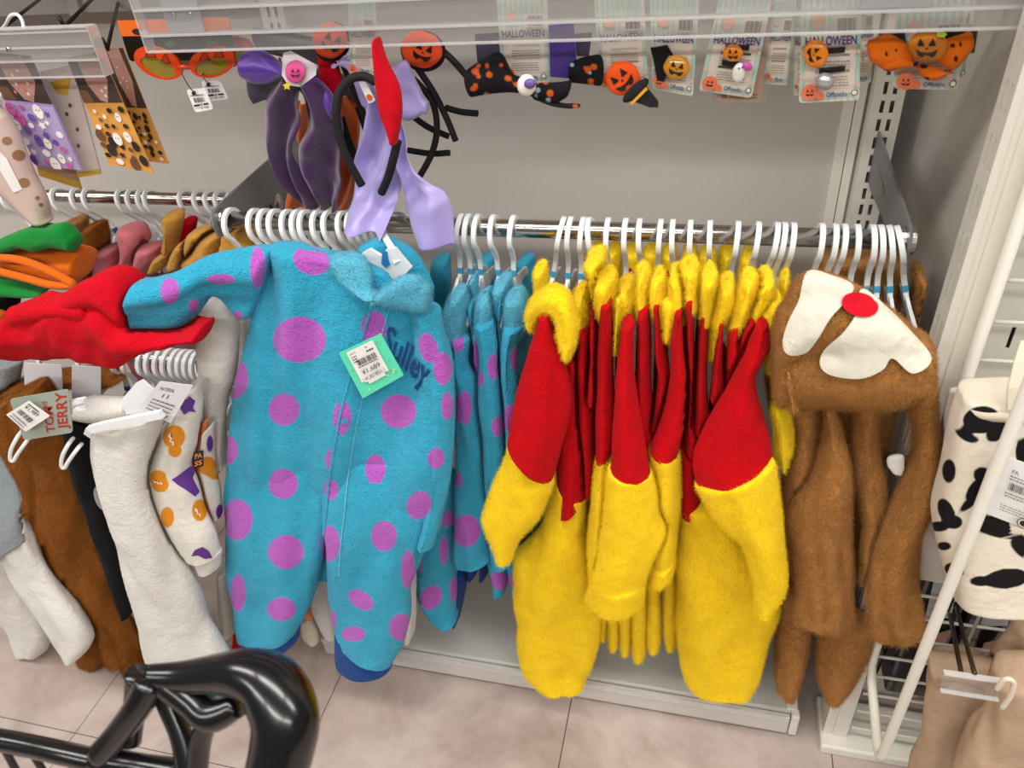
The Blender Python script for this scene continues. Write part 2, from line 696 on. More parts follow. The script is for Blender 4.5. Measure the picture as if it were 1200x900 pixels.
class Card:
    """A printed card: four corner pixels TL, TR, BR, BL at depth Y (one value or four)."""

    def __init__(s, corners, Y, mat, parent, name='card', thick=0.0012, rad=0.06, holes=()):
        ys = Y if isinstance(Y, (tuple, list)) else [Y] * 4
        s.c = [P(c[0], c[1], y) for c, y in zip(corners, ys)]
        s.n = (s.c[1] - s.c[0]).cross(s.c[3] - s.c[0]).normalized()
        if s.n.dot(CAM - s.c[0]) < 0:
            s.n = -s.n
        s.w = ((s.c[1] - s.c[0]).length + (s.c[2] - s.c[3]).length) / 2
        s.h = ((s.c[3] - s.c[0]).length + (s.c[2] - s.c[1]).length) / 2
        s.parent = parent
        s.asp = s.w / s.h
        s.layers = {}
        s.lv = 0
        ol = []
        rs, rt = rad, rad * s.asp
        for cx, cy, a0 in ((rs, rt, 180), (1 - rs, rt, 270), (1 - rs, 1 - rt, 0), (rs, 1 - rt, 90)):
            if rad == 0:
                ol.append((0 if cx < .5 else 1, 0 if cy < .5 else 1))
            else:
                for j in range(5):
                    a = math.radians(a0 + j * 22.5)
                    ol.append((cx + rs * math.cos(a), cy + rt * math.sin(a)))
        mb = MB()
        if not holes:
            mb.prism([s.at(*p) for p in ol], -s.n * thick)
        else:
            bm = bmesh.new()
            loops = [ol] + [list(h) for h in holes]
            es = []
            for lp in loops:
                vv = [bm.verts.new((p[0], p[1], 0)) for p in lp]
                es += [bm.edges.new((vv[i], vv[(i + 1) % len(vv)])) for i in range(len(vv))]
            bmesh.ops.triangle_fill(bm, use_beauty=True, edges=es)
            bm.verts.index_update()
            V = [(v.co.x, v.co.y) for v in bm.verts]
            F = [tuple(v.index for v in f.verts) for f in bm.faces]
            bm.free()
            n_ = len(V)
            mb.add([s.at(*p) for p in V] + [s.at(p[0], p[1], -thick) for p in V], F + [tuple(i + n_ for i in f[::-1]) for f in F])
            for lp in loops:
                k = len(lp)
                mb.add([s.at(*p) for p in lp] + [s.at(p[0], p[1], -thick) for p in lp], [(i, (i + 1) % k, k + (i + 1) % k, k + i) for i in range(k)])
        s.obj = mb.build(name, mat, parent)

    def at(s, a, b, off=0.0):
        p = s.c[0].lerp(s.c[1], a).lerp(s.c[3].lerp(s.c[2], a), b)
        return p + s.n * off

    def poly(s, pts, mat, clip=True):
        s.lv += 1
        if clip:
            pts = [(min(1, max(0, p[0])), min(1, max(0, p[1]))) for p in pts]
        V, F = flat_mesh([pts])
        mb = s.layers.setdefault(mat.name, (mat, MB()))[1]
        mb.add([s.at(x, y, 0.00025 + 0.00006 * s.lv) for x, y in V], F)

    def ell(s, x, y, rx, ry=None, mat=None, rot=0.0, n=18):
        ry = rx * s.asp if ry is None else ry
        s.poly(ngon(x, y, rx, ry, n, rot), mat)

    def rect(s, x0, y0, x1, y1, mat):
        s.poly([(x0, y0), (x1, y0), (x1, y1), (x0, y1)], mat)

    def text(s, t, x, y, h, mat, width=None, bold=False, rot=0.0):
        """baseline-left at (x,y), cap height h of the card height; width in card widths squeezes it"""
        s.lv += 1
        V, F = text2d(t, bold)
        if not V:
            return
        wmax = max(v[0] for v in V)
        ky = h / 0.73
        kx = ky / s.asp if width is None else width / wmax
        mb = s.layers.setdefault(mat.name, (mat, MB()))[1]
        ca, sa = math.cos(rot), math.sin(rot)
        pts = []
        for u, v in V:
            a, b = u * kx * s.asp, -v * ky
            a, b = a * ca - b * sa, a * sa + b * ca
            pts.append(s.at(x + a / s.asp, y + b, 0.00025 + 0.00006 * s.lv))
        mb.add(pts, F)

    def lines(s, x0, x1, y0, n, dy, mat, h=0.012, seed=0):
        """rows of tiny print too small to read"""
        r = random.Random(seed)
        for i in range(n):
            x = x0
            while x < x1:
                ww = r.uniform(.02, .06)
                s.rect(x, y0 + i * dy, min(x1, x + ww), y0 + i * dy + h, mat)
                x += ww + .015

    def bars(s, x0, x1, y0, y1, mat, n=14, seed=1):
        r = random.Random(seed)
        ww = (x1 - x0) / n
        for i in range(n):
            s.rect(x0 + i * ww, y0, x0 + i * ww + ww * r.uniform(.25, .75), y1, mat)

    def done(s, name='print'):
        for m, mb in s.layers.values():
            mb.build(name, m, s.obj)['kind'] = 'stuff'


def finish():
    """put every Empty at the base of its thing, its parts staying where they are"""
    bpy.context.view_layer.update()
    for e in THINGS:
        lo, hi = Vector((9, 9, 9)), Vector((-9, -9, -9))
        for c in e.children:
            if c.type != 'MESH':
                continue
            for b in c.bound_box:
                p = c.location + Vector(b)
                lo = Vector(map(min, lo, p))
                hi = Vector(map(max, hi, p))
        if lo.x > 8:
            continue
        base = Vector(((lo.x + hi.x) / 2, (lo.y + hi.y) / 2, lo.z))
        for c in e.children:
            c.location = c.location - base
        e.location = base


LOCK = set()


def merge(shells):
    vs, fs = [], []
    for v, f in shells:
        b = len(vs)
        vs += v
        fs += [tuple(i + b for i in g) for g in f]
    return vs, fs


def settle(passes=6):
    """Cloth that would pass through other cloth is pressed back behind it: of two crossing parts the one that lies
    deeper gives way and follows the back of the nearer one."""
    names = [n for n in SHELL if n in bpy.data.objects]
    root, V, F, box = {}, {}, {}, {}
    for n in names:
        o = bpy.data.objects[n]
        r = o
        while r.parent:
            r = r.parent
        root[n] = r.name
        V[n], F[n] = [v.copy() for v in SHELL[n][0]], SHELL[n][1]

    def bb(n):
        vs = V[n]
        return ([min(v[i] for v in vs) for i in range(3)], [max(v[i] for v in vs) for i in range(3)])
    moved = set()
    order = {}
    for it in range(passes):
        tree = {n: BVHTree.FromPolygons(V[n], F[n]) for n in names}
        box = {n: bb(n) for n in names}
        todo = []
        for i, a in enumerate(names):
            for b in names[i + 1:]:
                if root[a] == root[b]:
                    continue
                A, B = box[a], box[b]
                if any(A[1][k] < B[0][k] or B[1][k] < A[0][k] for k in range(3)):
                    continue
                if not tree[a].overlap(tree[b]):
                    continue
                if (a, b) in order:
                    todo.append(order[a, b])
                    continue
                vote = 0.0
                for p, q, sg in ((a, b, 1), (b, a, -1)):
                    for v in V[p][::max(1, len(V[p]) // 300)]:
                        d = (v - CAM).normalized()
                        h, g = tree[q].ray_cast(CAM, d), tree[p].ray_cast(CAM, d)
                        if h[0] is not None and g[0] is not None:
                            vote += sg * max(-.02, min(.02, h[3] - g[3]))
                front, back = (a, b) if vote >= 0 else (b, a)
                if back in LOCK:
                    if front in LOCK:
                        continue
                    front, back = back, front
                order[a, b] = (front, back)
                todo.append((front, back))
        for front, back in todo:
            o = bpy.data.objects[front]
            me = bpy.data.meshes.new('tmp')
            me.from_pydata([tuple(v) for v in V[front]], [], F[front])
            me.update()
            infl = [v + n.vector * 0.0045 for v, n in zip(V[front], me.vertex_normals)]
            bpy.data.meshes.remove(me)
            tr = BVHTree.FromPolygons(infl, F[front])
            for k, v in enumerate(V[back]):
                d = v - CAM
                t = d.length
                d = d / t
                h = tr.ray_cast(CAM, d)
                if h[0] is None or h[3] - 0.05 > t:
                    continue
                t1 = t2 = h[3]
                for _ in range(8):
                    h2 = tr.ray_cast(CAM + d * (t2 + 0.0004), d)
                    if h2[0] is None or h2[3] > 0.09:
                        break
                    t2 = t2 + 0.0004 + h2[3]
                if t < t2 + 0.001:
                    V[back][k] = CAM + d * (t2 + 0.001 + 0.15 * max(0.0, t - t1))
                    moved.add(back)
    for n in moved:
        me = bpy.data.objects[n].data
        me.vertices.foreach_set('co', [c for v in V[n] for c in v])
        me.update()
        SHELL[n] = (V[n], F[n])
    # appliqués follow the cloth they lie on
    for nm, V2, off, targets in DECALS:
        if moved & set(targets) and nm in bpy.data.objects:
            tr = BVHTree.FromPolygons(*merge([SHELL[t_] for t_ in targets]))
            me = bpy.data.objects[nm].data
            for v, (x, y) in zip(me.vertices, V2):
                q = hit(tr, x, y, off)
                if q:
                    v.co = q
            me.update()

# ================================================================== the setting
RAILZ = 0.885
white_metal = plain('cream white enamel', '#dcd8cc', 0.38, var=0.03, vscale=6)
grey_metal = plain('grey bracket steel', '#77787a', 0.45, metal=0.2)
chrome = plain('polished chrome', '#c8c3bd', 0.2, metal=1.0)
black_plastic = plain('black clip plastic', '#1a1817', 0.5)
dark_wire = plain('dark brown steel wire', '#2a2422', 0.35, metal=0.6)
acrylic = clear('clear acrylic', '#f2efec', 0.07, 0.05)
acrylic_edge = clear('clear acrylic edge', '#ffffff', 0.35, 0.22)
plastic_film = clear('thin clear film', '#ffffff', 0.04, 0.10, 0.15)
white_plastic = plain('white hanger plastic', '#e6e9ea', 0.35, var=0.02)
black_ink = plain('black ink', '#1b1a1c', 0.7)
white_paper = plain('white paper', '#e9e7e4', 0.7)


def tile_mat():
    m, nt, nodes, links, b = new_mat('pinkish marbled floor tile')
    geo = nodes.new('ShaderNodeNewGeometry')
    n1 = noise_node(nt, 2.6, 6, 0.62, vec=geo.outputs['Position'])
    n1.inputs['Distortion'].default_value = 1.6
    n2 = noise_node(nt, 14, 5, 0.7, vec=geo.outputs['Position'])
    r = nodes.new('ShaderNodeValToRGB')
    r.color_ramp.elements[0].position, r.color_ramp.elements[0].color = 0.3, lin('#96837a')
    r.color_ramp.elements[1].position, r.color_ramp.elements[1].color = 0.62, lin('#baaba3')
    links.new(n1.outputs[0], r.inputs[0])
    r2 = nodes.new('ShaderNodeValToRGB')
    r2.color_ramp.elements[0].position, r2.color_ramp.elements[0].color = 0.25, (0.72, 0.69, 0.68, 1)
    r2.color_ramp.elements[1].position, r2.color_ramp.elements[1].color = 0.55, (1, 1, 1, 1)
    links.new(n2.outputs[0], r2.inputs[0])
    mm = nodes.new('ShaderNodeMix')
    mm.data_type, mm.blend_type = 'RGBA', 'MULTIPLY'
    mm.inputs[0].default_value = 0.6
    links.new(r.outputs[0], mm.inputs[6])
    links.new(r2.outputs[0], mm.inputs[7])
    links.new(mm.outputs[2], b.inputs['Base Color'])
    b.inputs['Roughness'].default_value = 0.42
    return m


TILE = tile_mat()
mb = MB()
mb.box((-6, -6, -0.06), (6, 4, -0.003))
floor = structure(mb.build('floor', plain('dark tile joint', '#4b423d', 0.9)))
tw = 0.449
mb = MB()
mb.box((0.0008, 0.0008, -0.004), (tw - 0.0008, tw - 0.0008, 0.0), 0, 0.0006)
tile0 = None
for i in range(-7, 7):
    for j in range(-6, 4):
        x, y = -0.402 + tw * i, -0.348 + tw * j
        if tile0 is None:
            tile0 = mb.build('tile', TILE, floor)
            t = tile0
        else:
            t = tile0.copy()
            COL.objects.link(t)
        t.location = (x, y, 0)

panel = side_paint = plain('pale grey painted panel', '#bdb7af', 0.52, var=0.04, vscale=3)
mb = MB()
mb.box((-2.2, 0.305, 0.0), (0.925, 0.32, 2.1))
structure(mb.build('wall_back', panel))
mb = MB()
mb.box((0.948, -0.055, 0.0), (0.965, 0.62, 2.1))
mb.box((0.92, 0.60, 0.0), (0.95, 0.62, 2.1))
structure(mb.build('wall_right', side_paint))
# seam strips between panels of the back wall
for k, (xa, xb) in enumerate(((0.846, 0.862), (0.862, 0.875))):
    mb = MB()
    mb.box((xa, 0.296 - 0.002 * k, 0.0), (xb - 0.001, 0.306, 2.1), 0, 0.001)
    structure(mb.build('trim_%d' % (k + 1), white_metal))


def slotted(mb, x0, x1, y0, z0, z1, cols, pitch, sw, sh, axis='y', zoff=0.0, deep=0.006):
    """plate facing -axis with real slots: cells of plate around open slots, dark channel behind"""
    xs = sorted([x0, x1] + [c - sw / 2 for c in cols] + [c + sw / 2 for c in cols])
    zs = [z0]
    z = z0 + zoff
    while z + sh < z1:
        zs += [z, z + sh]
        z += pitch
    zs.append(z1)

    def pt(a, zz, d):
        return Vector((a, y0 + d, zz)) if axis == 'y' else Vector((y0 + d, a, zz))
    for i in range(len(xs) - 1):
        for j in range(len(zs) - 1):
            hole = (i % 2 == 1) and (j % 2 == 1)
            a, b, c, e = (xs[i], zs[j]), (xs[i + 1], zs[j]), (xs[i + 1], zs[j + 1]), (xs[i], zs[j + 1])
            if not hole:
                mb.add([pt(*q, 0) for q in (a, b, c, e)], [(0, 1, 2, 3)], 0)
            else:
                vv = [pt(*q, 0) for q in (a, b, c, e)] + [pt(*q, 0.0015) for q in (a, b, c, e)]
                mb.add(vv, [(k, (k + 1) % 4, 4 + (k + 1) % 4, 4 + k) for k in range(4)], 0)


def upright(x, label):
    t = thing('shelf_upright', label, 'upright')
    mb = MB()
    slotted(mb, x - 0.014, x + 0.026, 0.268, 0.0, 2.1, (x + 0.0, x + 0.0125), 0.025, 0.0052, 0.0165)
    mb.build('slotted_face', white_metal, t)
    mb = MB()
    mb.box((x - 0.014, 0.2682, 0), (x - 0.0125, 0.305, 2.1))
    mb.box((x + 0.0245, 0.2682, 0), (x + 0.026, 0.305, 2.1))
    mb.build('channel', white_metal, t)
    return t


upright(0.892, 'cream slotted steel upright beside the grey side panel')
upright(-0.008, 'cream slotted steel upright behind the purple hair bow')


def bracket(x, label, ytip=-0.02, yroot=0.268, zt=RAILZ):
    t = thing('rail_bracket', label, 'bracket')
    mb = MB()
    prof = [(yroot, zt + 0.040), (yroot, zt - 0.030), (yroot - 0.03, zt - 0.034), (ytip + 0.02, zt - 0.024), (ytip, zt - 0.018), (ytip - 0.004, zt), (ytip, zt + 0.016), (ytip + 0.02, zt + 0.022)]
    mb.prism([(x, a, b) for a, b in prof], (0.0035, 0, 0))
    mb.build('plate', grey_metal, t)
    mb = MB()
    mb.prism([(x - 0.001, yroot - 0.03, zt + 0.012), (x - 0.001, yroot - 0.12, zt - 0.0), (x - 0.001, yroot - 0.12, zt - 0.006), (x - 0.001, yroot - 0.03, zt + 0.003)], (0.0055, 0, 0))
    mb.build('rib', grey_metal, t)
    mb = MB()
    mb.tube([(x - 0.006, ytip + 0.02, zt), (x + 0.01, ytip + 0.02, zt)], 0.0165, 18)
    mb.build('end_cap', chrome, t)
    return t


bracket(-0.004, 'grey steel arm carrying the chrome rail behind the blue dotted romper')
bracket(0.893, 'grey steel arm at the brown costumes end of the chrome rail')


def rail(x0, x1, y, z, r, label, flat=True):
    t = thing('garment_rail', label, 'rail')
    mb = MB()
    mb.tube([(x0, y, z), (x1, y, z)], r, 24)
    mb.build('tube', chrome, t, True)
    mb = MB()
    mb.tube([(x0 - .004, y, z), (x0 + .006, y, z)], r + .002, 24)
    mb.build('collar', chrome, t, True)
    mb = MB()
    mb.tube([(x1 - .006, y, z), (x1 + .004, y, z)], r + .002, 24)
    mb.build('collar', chrome, t, True)


rail(0.004, 0.894, 0.0, RAILZ, 0.0115, 'chrome garment rail carrying the yellow and red costumes')
LY, LZ = 0.15, 0.850
rail(-1.25, -0.004, LY, LZ, 0.0105, 'chrome garment rail carrying the pink and green hooded costumes')
bracket(-0.012, 'short grey steel arm ending the rail of pink hooded costumes', ytip=LY - 0.02, zt=LZ)
BY, BZ = -0.09, 0.695
rail(-1.25, -0.034, BY, BZ, 0.0105, 'low chrome garment rail carrying the white trousers')
bracket(-0.040, 'long grey steel arm carrying the low rail of white trousers', ytip=BY - 0.02, zt=BZ)

# base deck of the bay
t = thing('base_platform', 'low pale grey base deck under the yellow and red costumes', 'shelf')
deck_m = plain('pale grey deck enamel', '#b9b8b1', 0.35, var=0.03, vscale=5)
mb = MB()
mb.box((0.0, -0.096, 0.012), (0.886, 0.30, 0.061), 0, 0.004)
mb.build('deck', deck_m, t)
mb = MB()
mb.box((0.866, -0.094, 0.0608), (0.884, 0.29, 0.0645), 0, 0.0018)
mb.build('edge_lip', white_metal, t)
mb = MB()
mb.box((0.002, -0.106, 0.010), (0.872, -0.098, 0.058), 0, 0.002)
mb.build('front_strip', plain('grey white price strip', '#c9c4be', 0.3, coat=0.5), t)
mb = MB()
mb.box((0.003, -0.1085, 0.048), (0.871, -0.1062, 0.0605), 0, 0.0008)
mb.build('strip_cover', acrylic_edge, t)
mb = MB()
mb.box((0.8735, -0.107, 0.008), (0.887, -0.09, 0.0635), 0, 0.003)
mb.build('end_cap', white_metal, t)
mb = MB()
mb.box((0.01, -0.085, 0.0), (0.88, -0.07, 0.02))
mb.build('kick_plate', white_metal, t)

# unseen shelf added above the accessories to shade the back panel
t = thing('added_shade_shelf', 'unseen cream shelf added above the hair accessories to shade the back panel', 'shelf')
mb = MB()
mb.box((-1.9, -0.06, 1.50), (0.905, 0.304, 1.53), 0, 0.003)
mb.build('deck', white_metal, t)
# unseen bar added as a support at the tops of the accessory cards
t = thing('added_card_bar', 'unseen chrome cross bar added to hold up the accessory cards', 'bar')
mb = MB()
HBZ = P(650, -32, .01).z
mb.tube([(0.0, 0.011, HBZ), (0.9, 0.011, HBZ)], 0.006, 14)
mb.build('bar', chrome, t, True)
for hx in (0.0, 0.89):
    mb = MB()
    mb.box((hx, 0.008, HBZ - .006), (hx + 0.005, 0.27, HBZ + .006))
    mb.build('arm', grey_metal, t)

# ------------------------------------------------------------------ end display at the right
t = thing('display_post', 'cream slotted steel post beside the wire mesh display', 'post')
mb = MB()
slotted(mb, -0.10, -0.062, 0.9285, 0.0, 2.1, (-0.0905, -0.0745), 0.05, 0.0042, 0.032, axis='x')
mb.build('slotted_side', white_metal, t)
mb = MB()
mb.box((0.9287, -0.1005, 0.0), (0.9365, -0.096, 2.1))
mb.box((0.9355, -0.099, 0.0), (0.945, -0.095, 2.1))
mb.box((0.9287, -0.1005, 2.095), (0.966, -0.06, 2.1))
mb.box((0.944, -0.1015, 0.0), (0.966, -0.096, 2.1))
mb.box((0.964, -0.0995, 0.0), (0.966, -0.06, 2.1))
mb.box((0.9287, -0.062, 0.0), (0.966, -0.06, 2.1))
mb.build('front_face', white_metal, t)
mb = MB()
mb.box((0.925, -0.125, 0.0), (1.75, -0.03, 0.022), 0, 0.004)
mb.build('foot', white_metal, t)

mb = MB()
mb.box((0.967, 0.05, 0.0), (1.8, 0.065, 2.1))
o = structure(mb.build('wall_end', plain('cream end panel', '#c9c3b5', 0.5, var=0.03)))
t = thing('slotted_panel', 'cream back plate with black slots behind the wire mesh', 'panel')
mb = MB()
slotted(mb, 0.985, 1.10, 0.012, 0.0, 2.1, (1.012, 1.042), 0.21, 0.0045, 0.03, zoff=0.11)
mb.box((0.985, 0.0122, 0), (0.987, 0.05, 2.1))
mb.box((1.098, 0.0122, 0), (1.10, 0.05, 2.1))
mb.build('plate', white_metal, t)
mb = MB()
slotted(mb, 0.99, 1.06, 0.010, 0.0, 0.09, (1.005, 1.018, 1.031), 0.2, 0.005, 0.03, zoff=0.03)
mb.build('vent', white_metal, t)

t = thing('wire_mesh', 'white wire mesh panel behind the spotted canvas bag', 'mesh panel')
MY = -0.105
X0, X1 = 0.972, 1.62
zz = 0.06
while zz < 2.0:
    mb = MB()
    mb.tube([(X0 - 0.004, MY, zz), (X1, MY, zz)], 0.0023, 8)
    mb.build('wire', white_metal, t, True)
    zz += 0.049
xx = X0 + 0.052
while xx < X1:
    mb = MB()
    mb.tube([(xx, MY - 0.003, 0.05), (xx, MY - 0.003, 2.0)], 0.0023, 8)
    mb.build('wire', white_metal, t, True)
    xx += 0.052
# bent side tube: down the mesh, forward, and up again
t = thing('side_frame', 'white bent tube frame standing out in front of the mesh', 'frame')
ft = PZ(1031, 893, 0.215)
kk = P(1020, 782, MY - 0.01)
fx_ = (ft.x + kk.x) / 2
fb = PX(1031, 893, fx_)
top = P(1200, 473, fb.y)
mb = MB()
pts = [Vector((fx_, MY - 0.007, 2.0)), Vector((fx_, MY - 0.007, kk.z + 0.03)), Vector((fx_, MY - 0.011, kk.z + 0.008)), Vector((fx_, MY - 0.03, kk.z - 0.004)), Vector((fx_, fb.y + 0.02, fb.z)), Vector((fx_, fb.y + 0.004, fb.z + 0.004)), Vector((fx_, fb.y, fb.z + 0.02)), Vector((fx_, fb.y, 2.0))]
mb.tube(pts, 0.0066, 14)
mb.build('tube', white_metal, t, True)
print('FRAME', kk, fb, top)

# ================================================================== hangers
ORD = ('first', 'second', 'third', 'fourth', 'fifth', 'sixth', 'seventh', 'eighth', 'ninth', 'tenth', 'eleventh', 'twelfth', 'thirteenth', 'fourteenth', 'fifteenth', 'sixteenth', 'seventeenth')
ring_blue = plain('blue size ring', '#3f9cc4', 0.4)
ring_navy = plain('dark blue size ring', '#1d4f92', 0.4)
ring_teal = plain('teal size ring', '#35b9bd', 0.4)


def hanger_parts():
    pts = []
    for k in range(15):
        a = math.radians(-12 + k * 17.5)
        pts.append(Vector((0, 0.0215 * math.cos(a), -0.0075 + 0.0215 * math.sin(a))))
    pts += [Vector((0, -0.0035, -0.040)), Vector((0, 0, -0.050)), Vector((0, 0, -0.080))]
    pts = spline(pts, 2)
    mb = MB()
    mb.sweep(pts, (1, 0, 0), 0.0062, 0.0052)
    bm = bmesh.new()
    hook = (mb.v, mb.f)
    half = [(0.0, -0.072), (0.011, -0.072), (0.022, -0.079), (0.04, -0.083), (0.06, -0.088), (0.075, -0.094), (0.080, -0.102), (0.077, -0.107), (0.070, -0.104), (0.058, -0.101), (0.04, -0.101), (0.02, -0.106), (0.0, -0.116)]
    prof = half + [(-a, b) for a, b in half[::-1]][1:-1]
    mb2 = MB()
    mb2.prism([(-0.002, a, b) for a, b in prof], (0.004, 0, 0))
    body = (mb2.v, mb2.f)
    mb3 = MB()
    mb3.box((-0.0037, -0.0032, -0.069), (0.0037, 0.0032, -0.060), 0, 0.0008)
    return hook, body, (mb3.v, mb3.f)


_H = hanger_parts()
HME = {}


def hanger_mesh(key, geo, mat, smooth):
    if key not in HME:
        me = bpy.data.meshes.new(key.split('|')[0])
        me.from_pydata([tuple(v) for v in geo[0]], [], geo[1])
        me.materials.append(mat)
        HME[key] = me
    return HME[key]


def hanger(top, neck, label, group=None, Yr=0.0, Zr=RAILZ, yaw=0.0, ring=None, front=-0.005, name='clothes_hanger'):
    """top: pixel of the hook over the rail; neck: pixel on the neck below it"""
    x1 = P(top[0], top[1], Yr + front).x
    n = P(neck[0], neck[1], Yr)
    drop = max(0.03, Zr + 0.01 - n.z)
    a = -math.atan((n.x - x1) / drop)
    e = bpy.data.objects.new(name, None)
    e.empty_display_size = 0.02
    COL.objects.link(e)
    tag(e, label, 'hanger', group)
    e.location = (x1, Yr, Zr + 0.0)
    e.rotation_euler = (0, max(-.5, min(.5, a)), yaw)
    for nm, geo, mat, in (('hook', _H[0], white_plastic), ('shoulder_bar', _H[1], white_plastic)) + ((('size_ring', _H[2], ring),) if ring else ()):
        o = bpy.data.objects.new(nm, hanger_mesh(nm + '|' + mat.name, geo, mat, False))
        COL.objects.link(o)
        o.parent = e
    return e


GL = 'hangers of the dotted costumes packed at the rail end'
for k, x in enumerate((260, 288, 300, 312, 327, 339, 348, 363, 376, 393, 404, 414, 424, 433)):
    hanger((x, 262), (x + 25, 300), 'white hanger packed above the dotted romper, %s from the bracket end of the rail' % ORD[k], GL, front=-0.0235)
GM = 'hangers of the narrow blue costumes'
for k, (tx, nx, ny) in enumerate(((537, 538, 335), (546, 552, 330), (557, 565, 340), (576, 585, 327), (599, 602, 338))):
    hanger((tx, 252), (nx, ny), 'white hanger with blue ring over folded blue sleeves, %s from the dotted romper' % ORD[k], GM, ring=ring_blue)
GY = 'hangers of the yellow and red costumes'
for k, (tx, nx, ny) in enumerate(((657, 645, 330), (667, 665, 330), (682, 680, 330), (691, 698, 300), (712, 713, 318), (733, 734, 328), (750, 752, 315), (774, 771, 318), (789, 789, 316), (810, 809, 305),
                   (833, 831, 315), (865, 855, 326), (889, 877, 322), (911, 897, 320), (920, 905, 328), (931, 915, 340))):
    hanger((tx, 262), (nx, ny), 'white hanger holding a yellow and red costume, %s from the blue costumes' % ORD[k], GY, ring=ring_blue)
GB = 'hangers of the brown costumes'
for k, (tx, nx, ny) in enumerate(((964, 954, 314), (980, 969, 318), (991, 979, 320), (1007, 997, 328), (1026, 1016, 338), (1036, 1029, 336), (1047, 1045, 356), (1058, 1068, 370))):
    hanger((tx, 268), (nx, ny), 'white hanger holding a brown plush costume, %s from the yellow costumes' % ORD[k], GB, ring=ring_blue)

# ================================================================== blue dotted romper, turned to face the aisle
BLUE, LILAC = '#2fa6c9', '#bd5ac4'
blue_dot = fleece('blue fleece with lilac dots', BLUE, (('sd', LILAC),))
blue_plain = fleece('light blue fleece', '#5bb6d2')
NAP['light blue fleece'] = (45, .0035, .00022)
blue_deep = fleece('blue fleece', BLUE)
navy = fleece('navy rib knit', '#0d3f86', pile=0.5, sheen=0.2)
DOTS = [(199, 341, 11, 16), (259, 327, 17, 6), (302, 313, 9, 25), (227, 358, 6, 8), (279, 373, 6, 9), (365, 305, 22, 17, .3), (351, 398, 31, 27), (271, 443, 20, 25),
        (333, 480, 18, 19), (264, 527, 15, 18), (332, 567, 17, 18), (438, 384, 15, 20), (502, 408, 11, 18, -.3), (519, 432, 11, 19), (401, 490, 11, 21), (467, 482, 21, 20),
        (524, 476, 7, 16), (511, 537, 10, 12), (384, 538, 7, 16), (440, 550, 12, 18), (388, 573, 9, 13), (278, 609, 18, 24), (491, 592, 14, 17, .4), (450, 628, 15, 18),
        (335, 647, 21, 20), (386, 637, 12, 21), (478, 667, 8, 23), (279, 695, 9, 22), (330, 714, 17, 14), (423, 703, 17, 10, .6), (470, 735, 14, 16), (414, 743, 14, 9), (390, 727, 4, 12)]
S = thing('fleece_romper', 'blue fleece romper with large lilac dots turned to face the aisle', 'romper')
torso = loft('torso', [(316, 287, 470, 330, -.155), (306, 315, 508, 360, -.155), (290, 372, 520, 400, -.16), (278, 417, 524, 440, -.165), (268, 470, 524, 500, -.17), (262, 523, 520, 550, -.175),
                       (259, 580, 512, 600, -.175, .02), (264, 632, 496, 645, -.172, .014), (272, 672, 484, 680, -.17, .008)], -.16, 0.026, blue_dot, S, sup=2.7, n=110, step=.006, fold=.015, fx=13, fz=3.0, prints={'sd': DOTS}, dome=.012, seed=3.3)
legs = [loft('leg', [(266, 545, 384, 545, -.18, .008), (260, 590, 384, 590, -.184, .022), (262, 640, 381, 640), (266, 680, 375, 678), (273, 712, 365, 710), (280, 742, 350, 738)], (-.185, -.195), (.03, .038), blue_dot, S, n=60, step=.006, fold=.009, fx=16, fz=5, prints={'sd': DOTS}, sup=2.5, seed=8.1),
        loft('leg', [(380, 545, 500, 545, -.178, .008), (376, 590, 506, 590, -.182, .022), (381, 640, 498, 640), (384, 690, 487, 680), (388, 722, 481, 714), (394, 748, 472, 752), (412, 755, 460, 772)], (-.18, -.195), (.03, .036), blue_dot, S, n=60, step=.006, fold=.009, fx=16, fz=5, prints={'sd': DOTS}, sup=2.5, seed=4.4)]
slv_l = loft('sleeve', [(318, 289, 292, 370), (285, 293, 270, 360), (262, 298, 248, 350), (245, 301, 238, 358), (225, 306, 226, 372), (200, 313, 204, 380), (167, 320, 163, 379)], (-.165, -.215), (.03, .034), blue_dot, S, n=44, step=.006, fold=.011, fx=24, fz=7, prints={'sd': DOTS}, seed=2.2)
slv_r = loft('sleeve', [(482, 366, 516, 372), (490, 420, 525, 415), (496, 480, 531, 470), (498, 540, 531, 530), (495, 590, 524, 590), (488, 632, 509, 638)], (-.165, -.185), .026, blue_dot, S, n=44, step=.006, fold=.008, prints={'sd': DOTS}, seed=6.0)
hd = [loft('hood', [(384, 294, 424, 292), (386, 315, 434, 316), (408, 338, 438, 336), (430, 350, 444, 345)], (-.155, -.185), .018, blue_plain, S, fold=.006),
      loft('hood', [(436, 353, 447, 343), (450, 359, 470, 322), (474, 366, 492, 322), (512, 370, 500, 336)], (-.188, -.175), .018, blue_plain, S, fold=.005)]
loft('hood', [(424, 288, 447, 278), (424, 303, 480, 289), (430, 322, 500, 312), (444, 340, 512, 345)], -.07, .022, blue_deep, S, fold=.008)
for r in ([(279, 738, 352, 732), (281, 754, 349, 750), (284, 770, 338, 760)], [(392, 742, 464, 764), (392, 762, 461, 780), (393, 776, 456, 787)]):
    loft('cuff', r, -.193, .03, navy, S, fold=.002)
LOCK |= {o.name for o in [torso] + legs + [slv_l, slv_r] + hd}
TREE = bvh([torso] + legs + [slv_l, slv_r] + hd)
seam_m = blue_deep
line = [(437, 352), (424, 396), (410, 440), (399, 482), (391, 525), (385, 565), (381, 605), (377, 640), (375, 676)]
